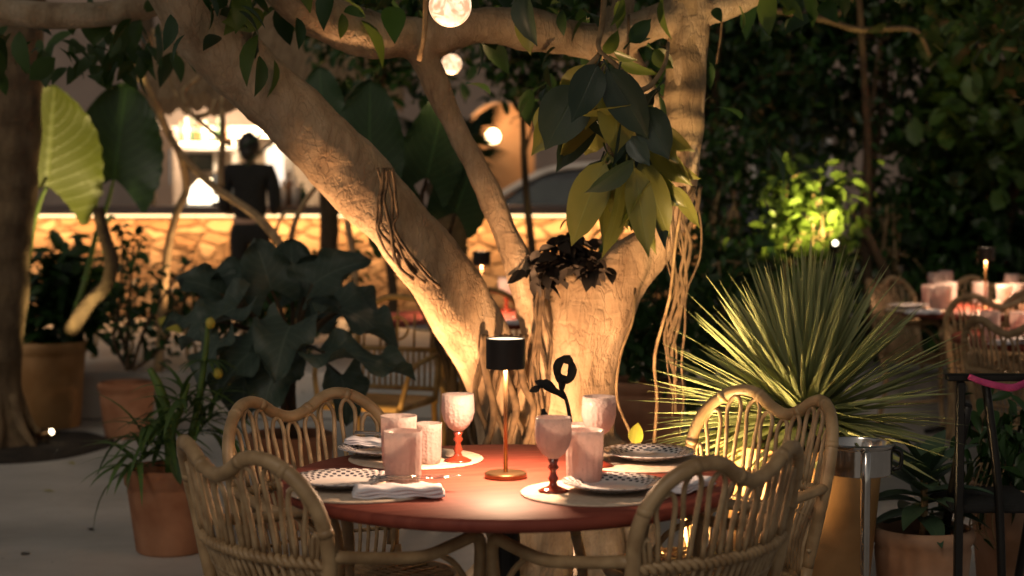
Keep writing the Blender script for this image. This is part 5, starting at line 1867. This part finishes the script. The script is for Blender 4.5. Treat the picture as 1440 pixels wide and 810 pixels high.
# dark palm clump just above, against the fascia
pt = thing('palm_clump', 'dark palm fronds above the big limb against the canopy', 'palm', (W(460, 500, 13.2).x, 13.2, .3))
g = MB(); P_, R_ = pxpath([(460, 470, 13.2, 14), (462, 300, 13.2, 13), (455, 170, 13.2, 12)]); g.tube(P_, R_, k=10, sub=6, wob=.3, wf=10); g.build('trunk', M['bark_dark'], pt)
for i in range(12):
    az = rr.uniform(0, 2 * PI); el = rr.uniform(-.2, 1.1)
    b = W(458, 168, 13.2)
    dv = Vector((math.cos(el) * math.cos(az), math.cos(el) * math.sin(az), math.sin(el)))
    side = dv.cross(Vector((0, 0, 1))).normalized(); up = side.cross(dv)
    g = MB(); pts = [b + dv * .55 * s - Vector((0, 0, .22 * s * s)) for s in (0, .33, .66, 1)]
    g.tube(pts, [.008, .006, .004, .002], k=5, sub=3)
    for q in range(14):
        s = .15 + .85 * q / 13
        pp_ = b + dv * .55 * s - Vector((0, 0, .22 * s * s))
        for sg in (-1, 1):
            leaf(g, pp_, dv * .7 + side * sg, up, .20 * (1 - .5 * s), .03, prof='lance', droop=.4, nu=3)
    g.build('frond', M['lf_palm'], pt)

# thin dark plant with curled top in front of the trunk
cs = thing('curled_stem_plant', 'thin dark stem with a curled ring top standing before the trunk', 'plant', (W(803, 600, 5.6).x, 5.6, 0))
g = MB()
b0 = W(806, 640, 5.6)
g.tube([(b0.x, 5.6, 0), (b0.x + .01, 5.6, .3), (b0.x, 5.6, b0.z), W(803, 600, 5.6), W(797, 565, 5.6), W(788, 545, 5.6)], [.010, .009, .008, .007, .006, .006], k=8)
ringc = W(794, 520, 5.6)
g.tube([W(790, 548, 5.6)] + [ringc + Vector((math.cos(a) * .024, .01 * math.sin(2 * a), math.sin(a) * .034)) for a in [(-1.8 + q * .60) for q in range(12)]], [.008 + .008 * abs(math.sin(q * 1.3)) for q in range(13)], k=8)
g.tube([W(795, 560, 5.6), W(780, 550, 5.6), W(766, 540, 5.6), W(757, 545, 5.6)], [.006, .012, .016, .006], k=8, wob=.5, wf=30)
g.tube([W(768, 600, 5.6), W(766, 585, 5.6), W(763, 575, 5.6)], [.004, .012, .005], k=8)
g.build('stem', M['blackcloth'], cs)
g = MB()
for px, py, dx, dz in ((760, 545, -1, -.3), (768, 541, -.6, .2)):
    leaf(g, W(px, py, 5.6), (dx, -.1, dz), (0, -1, .2), .04, .026, droop=.2, nu=5)
g.build('leaf', M['lf_dry'], cs)

# yellow-green seedling leaf behind table
sd = thing('seedling', 'yellow green leaf on a small stem just behind the far right plate', 'plant', (W(893, 650, 5.5).x, 5.5, 0))
g = MB(); b0 = W(893, 625, 5.5)
g.tube([(b0.x + .02, 5.5, 0), (b0.x + .01, 5.5, .4), tuple(b0)], [.005, .004, .003], k=6); g.build('stem', M['twig'], sd)
g = MB(); leaf(g, b0, (.1, -.1, 1), (-.3, -1, 0), .07, .055, droop=.15, nu=7); g.build('leaf', M['lf_yellow'], sd)
g = MB(); leaf(g, b0 + Vector((0, 0, -.03)), (-1, -.1, .1), (-.1, -.6, 1), .07, .03, droop=.25, nu=6); g.build('leaf', M['lf_yellow'], sd)

# ------------------------------------------------------------------ chrome wine cooler stand
ws = thing('cooler_stand', 'chrome bucket stand with wide ring on a slim pole beside the spiky plant', 'stand', (W(1208, 640, 5.15).x, 5.15, 0))
c = W(1207, 645, 5.15)
g = MB()
g.lathe([(.094, -.042), (.097, -.040), (.098, .034), (.104, .040), (.105, .046), (.098, .050), (.094, .044), (.0935, -.040)], c, 64, cap=False)
g.build('ring', M['chrome'], ws, sharp=40)
g = MB(); g.lathe([(.0135, .02), (.0135, c.z - .06), (.0135, c.z + .035), (.004, c.z + .04)], (c.x, c.y - .112, 0), 20); g.build('pole', M['chrome'], ws)
g = MB(); g.lathe([(.13, 0), (.13, .008), (.03, .022), (.014, .03)], (c.x, c.y - .112, 0), 40); g.build('base', M['chrome'], ws)
g = MB(); g.tube([c + Vector((.098, -.01, .03)), c + Vector((.120, -.015, .02)), c + Vector((.118, -.015, -.02)), c + Vector((.098, -.01, -.03))], .006, k=8); g.build('handle', M['blackmetal'], ws)

# ------------------------------------------------------------------ black metal chair at right edge with magenta strap
bc = thing('folding_chair', 'black metal frame chair with a magenta strap over its rail, right edge', 'chair', (W(1400, 600, 5.55).x, 5.6, 0))
zr = W(1400, 527, 5.5).z
xa, xb = W(1342, 527, 5.5).x, W(1480, 527, 5.5).x
g = MB(); g.box(((xa + xb) / 2, 5.5, zr - .008), (xb - xa + .05, .035, .022), bev=.004); g.build('back_rail', M['blackmetal'], bc, smooth=False)
for x_, tp in ((xa + .02, zr - .02), (xb - .02, zr - .02)):
    g = MB(); g.box((x_, 5.5, (tp) / 2), (.026, .024, tp), bev=.004); g.build('leg', M['blackmetal'], bc, smooth=False)
    g = MB(); g.tube([(x_ + .02, 5.49, .80), (x_ + .02, 5.7, .45), (x_ + .02, 5.92, .0)], .015, k=8, sub=2); g.build('leg', M['blackmetal'], bc)
g = MB(); g.tube([(xa + .10, 5.51, zr - .03), (xa + .14, 5.50, .55), (xa + .16, 5.50, .2)], .014, k=8); g.build('brace', M['blackmetal'], bc)
g = MB(); g.box(((xa + xb) / 2, 5.72, .47), (xb - xa, .38, .025), bev=.008); g.build('seat', M['blackcloth'], bc, smooth=False)
g = MB()
pts = [W(1362, 529, 5.45), W(1378, 536, 5.44), W(1405, 543, 5.44), W(1425, 545, 5.44), W(1445, 538, 5.45), W(1470, 534, 5.45)]
g.tube(pts, [.009, .010, .011, .012, .012, .012], k=10, sub=5, flat=(1.0, .35))
g.build('strap', M['magenta'], bc)

# ------------------------------------------------------------------ rear right tables and chairs
RG = 'rattan armchairs round the rear right tables'


def rear_table(px, d, rz, label):
    p = W(px, 430, d)
    o = place(table0, False, (p.x, d, 0), rz, label, 'round dining tables')
    return Vector((p.x, d, 0))


c2 = rear_table(1395, 10.3, .1, 'round red table laid with a cluster of pink glasses, rear right')
c3 = rear_table(1512, 8.45, .6, 'round table cut by the right edge, nearer of the rear pair')
c4 = rear_table(672, 9.75, .9, 'round table with pink goblets behind the tree trunk')
put_chair(1243, 11.0, .75, -.60, 'rattan armchair left behind the glass cluster, rear right table', RG)
put_chair(1400, 11.15, .0, -1, 'rattan armchair farthest back behind the rear table lamp', RG)
put_chair(1408, 9.45, .25, 1, 'rattan armchair with its back to us, before the rear lamp table', RG)
put_chair(1470, 9.9, -.5, 1, 'rattan armchair partly hidden beyond the other one at the rear lamp table', RG)
put_chair(1424, 7.8, .75, .66, 'nearest rattan armchair of the rear right tables, cut by the edge', RG)
for i, (px, py, k, s) in enumerate(((1306, 431, 'tumbler', 1.15), (1314, 425, 'goblet', 1.0), (1322, 430, 'tumbler', 1.2), (1329, 424, 'goblet', 1.05), (1334, 429, 'tumbler', 1.25), (1317, 435, 'tumbler', 1.1), (1327, 436, 'tumbler', 1.25))):
    put(k, px, py, .7506, 0, 'pink %s %s in the tight glass cluster, rear right table' % (k, ('leftmost', 'second from left', 'in the middle', 'second from right', 'rightmost', 'nearest us on the left', 'nearest us on the right')[i]), 'clustered pink glasses on the rear right table', sc=s)
put('plate', 1277, 434, .7506, 0, 'pale plate at the left rim of the rear right table', 'plates on the rear tables', sc=1.0)
put('napkin', 1298, 441, .7506, .2, 'pink lit napkin before the glass cluster, rear right table', 'napkins on the rear tables', sc=.9)
put('placemat', 1290, 436, .7500, 0, 'placemat under the plate on the rear right table', None)
place(lamp0, False, (c3.x, c3.y, .7515), 0, 'small added lamp, out of view, on the nearer rear table', 'table lamps')  # lamp added out of view to light the rear chairs
place(lamp0, False, (c4.x + .02, c4.y, .7515), 0, 'small added lamp on the table hidden behind the tree trunk', 'table lamps')  # lamp added behind the limb to light the glasses here
o = place(lamp0, False, (W(1385, 430, 10.3).x, 10.3, .7515), 0, 'small lit lamp with orange underside on the rear right table', 'table lamps')
for px, py, k in ((1412, 433, 'tumbler'), (1430, 431, 'tumbler'), (1378, 428, 'tumbler'), (1422, 427, 'goblet')):
    put(k, px, py, .7506, 0, {1412: 'pink tumbler just right of the lamp, rear right table', 1430: 'pink tumbler farther right of the lamp, rear right table', 1378: 'pink tumbler just left of the lamp, rear right table', 1422: 'pink goblet between two tumblers right of the rear lamp'}[px], 'pink glasses near the rear lamp', sc=1.0)
for px, py, k, s in ((1392, 478, 'tumbler', 1.0), (1420, 484, 'napkin', .9), (1432, 474, 'tumbler', 1.1), (1444, 482, 'plate', 1.0)):
    put(k, px, py, .7506, .4, {1392: 'pink tumbler glimpsed through the nearest rear armchair, left one', 1420: 'folded napkin glimpsed through the nearest rear armchair', 1432: 'larger pink tumbler glimpsed through the nearest rear armchair', 1444: 'plate glimpsed at the right edge beyond the nearest rear armchair'}[px], None, sc=s)
for px, py, k, s in ((598, 452, 'goblet', 1.0), (615, 458, 'goblet', 1.0), (606, 466, 'plate', 1.0), (640, 464, 'tumbler', 1.0), (712, 438, 'goblet', 1.1), (728, 446, 'goblet', 1.1), (720, 456, 'napkin', .8)):
    put(k, px, py, .7506, .4, {'goblet': 'pink goblet on the table behind the trunk, %s' % {598: 'leftmost', 615: 'left of the big limb, second', 712: 'seen between limb and slim limb, left', 728: 'seen between limb and slim limb, right'}.get(px, ''), 'tumbler': 'pink tumbler on the table behind the tree trunk', 'plate': 'plate on the table behind the trunk, left side', 'napkin': 'folded napkin on the table behind the trunk'}[k], 'pink goblets behind the trunk' if k == 'goblet' else None, sc=s)

tl0 = None
for i, (px, py) in enumerate(((1399, 436), (1418, 440), (1437, 436))):
    c_ = WZ(px, py, .7508)
    t = thing('tealight', 'glowing orange tealight glass, %s in the row on the rear right table' % ('leftmost', 'middle', 'rightmost')[i], 'candle', c_, 'tealights on the rear right table')
    g = MB(); g.lathe([(.001, 0), (.026, 0), (.030, .05), (.028, .05), (.025, .005), (.001, .005)], c_, 24, cap=False); g.build('holder', M['pinkglass'], t)
    g = MB(); g.lathe([(.001, .006), (.018, .006), (.018, .018), (.001, .018)], c_, 16, cap=False); g.build('wax', M['white'], t)
    g = MB(); g.sphere(c_ + Vector((0, 0, .032)), .007, 10, 8, (1, 1, 2)); g.build('flame', emat('candle_flame', (1, .55, .2), 30), t)
    light('flame_light', 'POINT', c_ + Vector((0, 0, .07)), 1.2, (1, .50, .2), t, size=.02)

# ------------------------------------------------------------------ bamboo chair behind the left limb
def bamboo_chair():
    cx_ = W(556, 500, 8.8)
    t = thing('bamboo_chair', 'yellow bamboo chair with ring motif in its back, behind the grey leaves', 'chair', (cx_.x, 8.8, 0))
    rz = -.35
    ca, sa = math.cos(rz), math.sin(rz)

    def q(x, y, z):
        return (cx_.x + x * ca - y * sa, 8.8 + x * sa + y * ca, z)
    g = MB()
    g.tube([q(-.21, .0, .40), q(-.22, .02, .62), q(-.20, .04, .80), q(-.12, .05, .89), q(0, .055, .915), q(.12, .05, .89), q(.20, .04, .80), q(.22, .02, .62), q(.21, 0, .40)], .016, k=10, sub=5)
    g.tube([q(-.215, .015, .66), q(.215, .015, .66)], .012, k=8, sub=1)
    g.tube([q(-.21, .0, .47), q(.21, .0, .47)], .012, k=8, sub=1)
    g.build('back_frame', M['bamboo'], t)
    g = MB()
    for i in range(13):
        x = -.18 + .03 * i
        g.tube([q(x, .01, .47), q(x, .016, .66)], .006, k=6, sub=1)
        if i % 3 == 0:
            g.tube([q(x, .02, .66), q(x * 1.0, .035, .86 - abs(x) * .3)], .006, k=6, sub=1)
    g.build('spindles', M['bamboo'], t)
    g = MB(); g.tube([q(.055 * math.cos(a), .03, .76 + .055 * math.sin(a)) for a in [2 * PI * i / 12 for i in range(12)]], .007, k=6, sub=3, closed=True); g.build('ring', M['bamboo'], t)
    g = MB(); g.box(q(0, -.22, .42), (.44, .44, .035), rz=rz, bev=.01); g.build('seat', M['bamboo'], t, smooth=False)
    for sx, sy in ((-1, 0), (1, 0), (-1, -1), (1, -1)):
        g = MB(); g.tube([q(sx * .205, .0 + sy * .43, .42), q(sx * .215, .02 + sy * .46, 0)], .015, k=8, sub=2); g.build('leg', M['bamboo'], t)
    for sx in (-1, 1):
        g = MB(); g.tube([q(sx * .22, .02, .64), q(sx * .26, -.18, .64), q(sx * .25, -.38, .60), q(sx * .21, -.43, .42)], .013, k=8, sub=4); g.build('armrest', M['bamboo'], t)
    return t


b0 = bamboo_chair()
b1 = copy_tree(b0)
b1.location = b0.location + Vector((.42, .55, 0))
b1['label'] = 'yellow bamboo chair at the table behind, half hidden by the big limb'
b0['group'] = b1['group'] = 'bamboo chairs'
b1.rotation_euler = (0, 0, .4)

garden_spot((W(478, 500, 7.9).x, 7.9, 0), W(575, 520, 8.9), 12, 'small black added spotlight behind the grey green plant, aimed at the bamboo chair', cone=70, col=(1, .60, .22), glow=6)  # hidden lamp added to brighten the bamboo chair

# ------------------------------------------------------------------ the waiting person
def person():
    base = W(346, 400, 14.3)
    z0 = TERR
    H = 1.52
    t = thing('person', 'person in black with tied up hair standing with back turned at the bar', 'person', (base.x, 14.55, z0))

    def P(x, y, z):
        return Vector((base.x + x, 14.55 + y, z0 + z * H / 1.62))

    def skin(name, mat, verts, edges, root=0, sub=2, parent=t):
        me = bpy.data.meshes.new(name)
        me.from_pydata([P(*v[:3]) for v in verts], edges, [])
        o = bpy.data.objects.new(name, me); COL.objects.link(o)
        md = o.modifiers.new('skin', 'SKIN'); md.use_smooth_shade = True
        sv = me.skin_vertices[0].data
        for i, v in enumerate(verts):
            r = v[3]
            sv[i].radius = (r, v[4] if len(v) > 4 else r)
            sv[i].use_root = (i == root)
        s = o.modifiers.new('sub', 'SUBSURF'); s.levels = sub; s.render_levels = sub
        dg = bpy.context.evaluated_depsgraph_get()
        ev = bpy.data.meshes.new_from_object(o.evaluated_get(dg))
        bpy.data.objects.remove(o)
        off = Vector(ROOT[t.name])
        for v in ev.vertices:
            v.co -= off
        ev.materials.clear(); ev.materials.append(mat); ev.shade_smooth()
        ob = bpy.data.objects.new(name, ev); COL.objects.link(ob); ob.parent = parent
        ROOT[ob.name] = tuple(off)
        return ob

    v = [(0, 0, .92, .125, .095), (0, 0, 1.05, .11, .08), (0, 0, 1.2, .125, .085), (0, -.01, 1.31, .115, .075), (0, 0, 1.385, .048), (0, .01, 1.44, .046), (-.01, .015, 1.50, .072, .085), (-.01, .02, 1.57, .072, .085), (-.01, .015, 1.61, .04, .05)]
    e = [(i, i + 1) for i in range(8)]
    for s in (-1, 1):
        o = len(v)
        v += [(s * .15, -.01, 1.30, .052), (s * .185, -.01, 1.20, .044), (s * .20, -.03, 1.03, .036), (s * .19, .08, .99, .033), (s * .15, .22, .985, .026), (s * .135, .27, .985, .030, .018)]
        e += [(3, o)] + [(o + i, o + i + 1) for i in range(5)]
        for f in range(4):
            q = len(v)
            fx = s * (.135 + (.027 - .018 * f))
            v += [(fx, .305, .985, .0085), (fx, .335 - .004 * abs(f - 1.5), .978, .0075), (fx, .355 - .006 * abs(f - 1.5), .968, .006)]
            e += [(o + 5, q), (q, q + 1), (q + 1, q + 2)]
        q = len(v)
        v += [(s * .105, .275, .982, .010), (s * .092, .30, .978, .008)]
        e += [(o + 4, q), (q, q + 1)]
        o = len(v)
        v += [(s * .085, 0, .82, .088), (s * .09, .0, .64, .07), (s * .09, .01, .47, .052), (s * .09, 0, .32, .052), (s * .09, -.01, .09, .034), (s * .095, .05, .035, .036, .03), (s * .10, .14, .025, .034, .02)]
        e += [(0, o)] + [(o + i, o + i + 1) for i in range(6)]
    skin('body', M['skin'], v, e)
    # face: nose and ears belong to the head
    # shirt
    v = [(0, 0, .88, .16, .12), (0, 0, 1.05, .145, .11), (0, 0, 1.2, .15, .11), (0, -.01, 1.33, .13, .09), (0, 0, 1.40, .065)]
    e = [(i, i + 1) for i in range(4)]
    for s in (-1, 1):
        o = len(v)
        v += [(s * .155, -.01, 1.335, .072), (s * .195, -.01, 1.22, .064), (s * .208, -.03, 1.03, .056), (s * .19, .07, .995, .044), (s * .16, .19, .985, .034)]
        e += [(3, o)] + [(o + i, o + i + 1) for i in range(4)]
    skin('shirt', M['blackcloth'], v, e)
    v = [(0, 0, .93, .14, .11), (0, 0, .86, .14, .11)]
    e = [(0, 1)]
    for s in (-1, 1):
        o = len(v)
        v += [(s * .088, 0, .78, .10), (s * .092, .0, .62, .085), (s * .092, .01, .45, .068), (s * .092, 0, .25, .064), (s * .092, -.01, .09, .06)]
        e += [(1, o)] + [(o + i, o + i + 1) for i in range(4)]
    skin('trousers', M['blackcloth'], v, e)
    g = MB()
    hd = P(-.01, .005, 1.545)
    vs0 = len(g.v)
    g.sphere(hd + Vector((.006, -.012, .012)), .096, 24, 16, (.92, 1.0, 1.12))
    g.sphere(hd + Vector((.004, -.055, -.045)), .062, 16, 10, (1.05, .8, 1.1))
    g.sphere(hd + Vector((.014, -.05, .098)), .034, 16, 10, (1, 1, 1.0))
    g.v = [tuple(Vector(p) + Vector((0, 0, .0015 * mnoise.noise(Vector(p) * 60)))) for p in g.v]
    g.build('hair', M['hair'], t)
    for nm, c_, r_, s_ in (('nose', (-.03, .105, 1.53), .014, (1, 1.2, 1.3)), ('ear', (-.088, .01, 1.525), .022, (.4, .7, 1.1)), ('ear', (.068, .01, 1.525), .022, (.4, .7, 1.1))):
        g = MB(); g.sphere(P(*c_), r_, 10, 8, s_); g.build(nm, M['skin'], t)
    for s in (-1, 1):
        g = MB(); a = P(s * .095, 0, .05)
        g.tube([P(s * .093, -.06, .04), P(s * .095, .0, .045), P(s * .10, .09, .035), P(s * .102, .17, .028)], [.03, .045, .045, .03], k=12, sub=4, flat=(.7, 1.0)); g.build('shoe', M['blackcloth'], t)
    return t


person()

# a few fallen leaves on the concrete
spots = ((60, 690, 'left of the low pot'), (128, 745, 'at the lower left of the floor'), (172, 668, 'beside the round soil hole'), (95, 650, 'on the rim of the soil hole'), (30, 780, 'in the bottom left corner'), (150, 625, 'between soil hole and pots'), (1235, 700, 'between cooler stand and small pot'))
for i, (px, py, wh) in enumerate(spots):
    p = WZ(px, py, .006)
    g = MB()
    a = i * 1.9
    leaf(g, p, (math.cos(a), math.sin(a), .03), (0, 0, 1), .06 + .01 * (i % 3), .028, droop=.12, fold=.25, nu=7)
    o = g.build('fallen_leaf', M['lf_dry'] if i % 3 else M['lf_yellow'])
    tag(o, 'small fallen leaf on the concrete floor %s' % wh, 'leaf', 'fallen leaves on the floor')
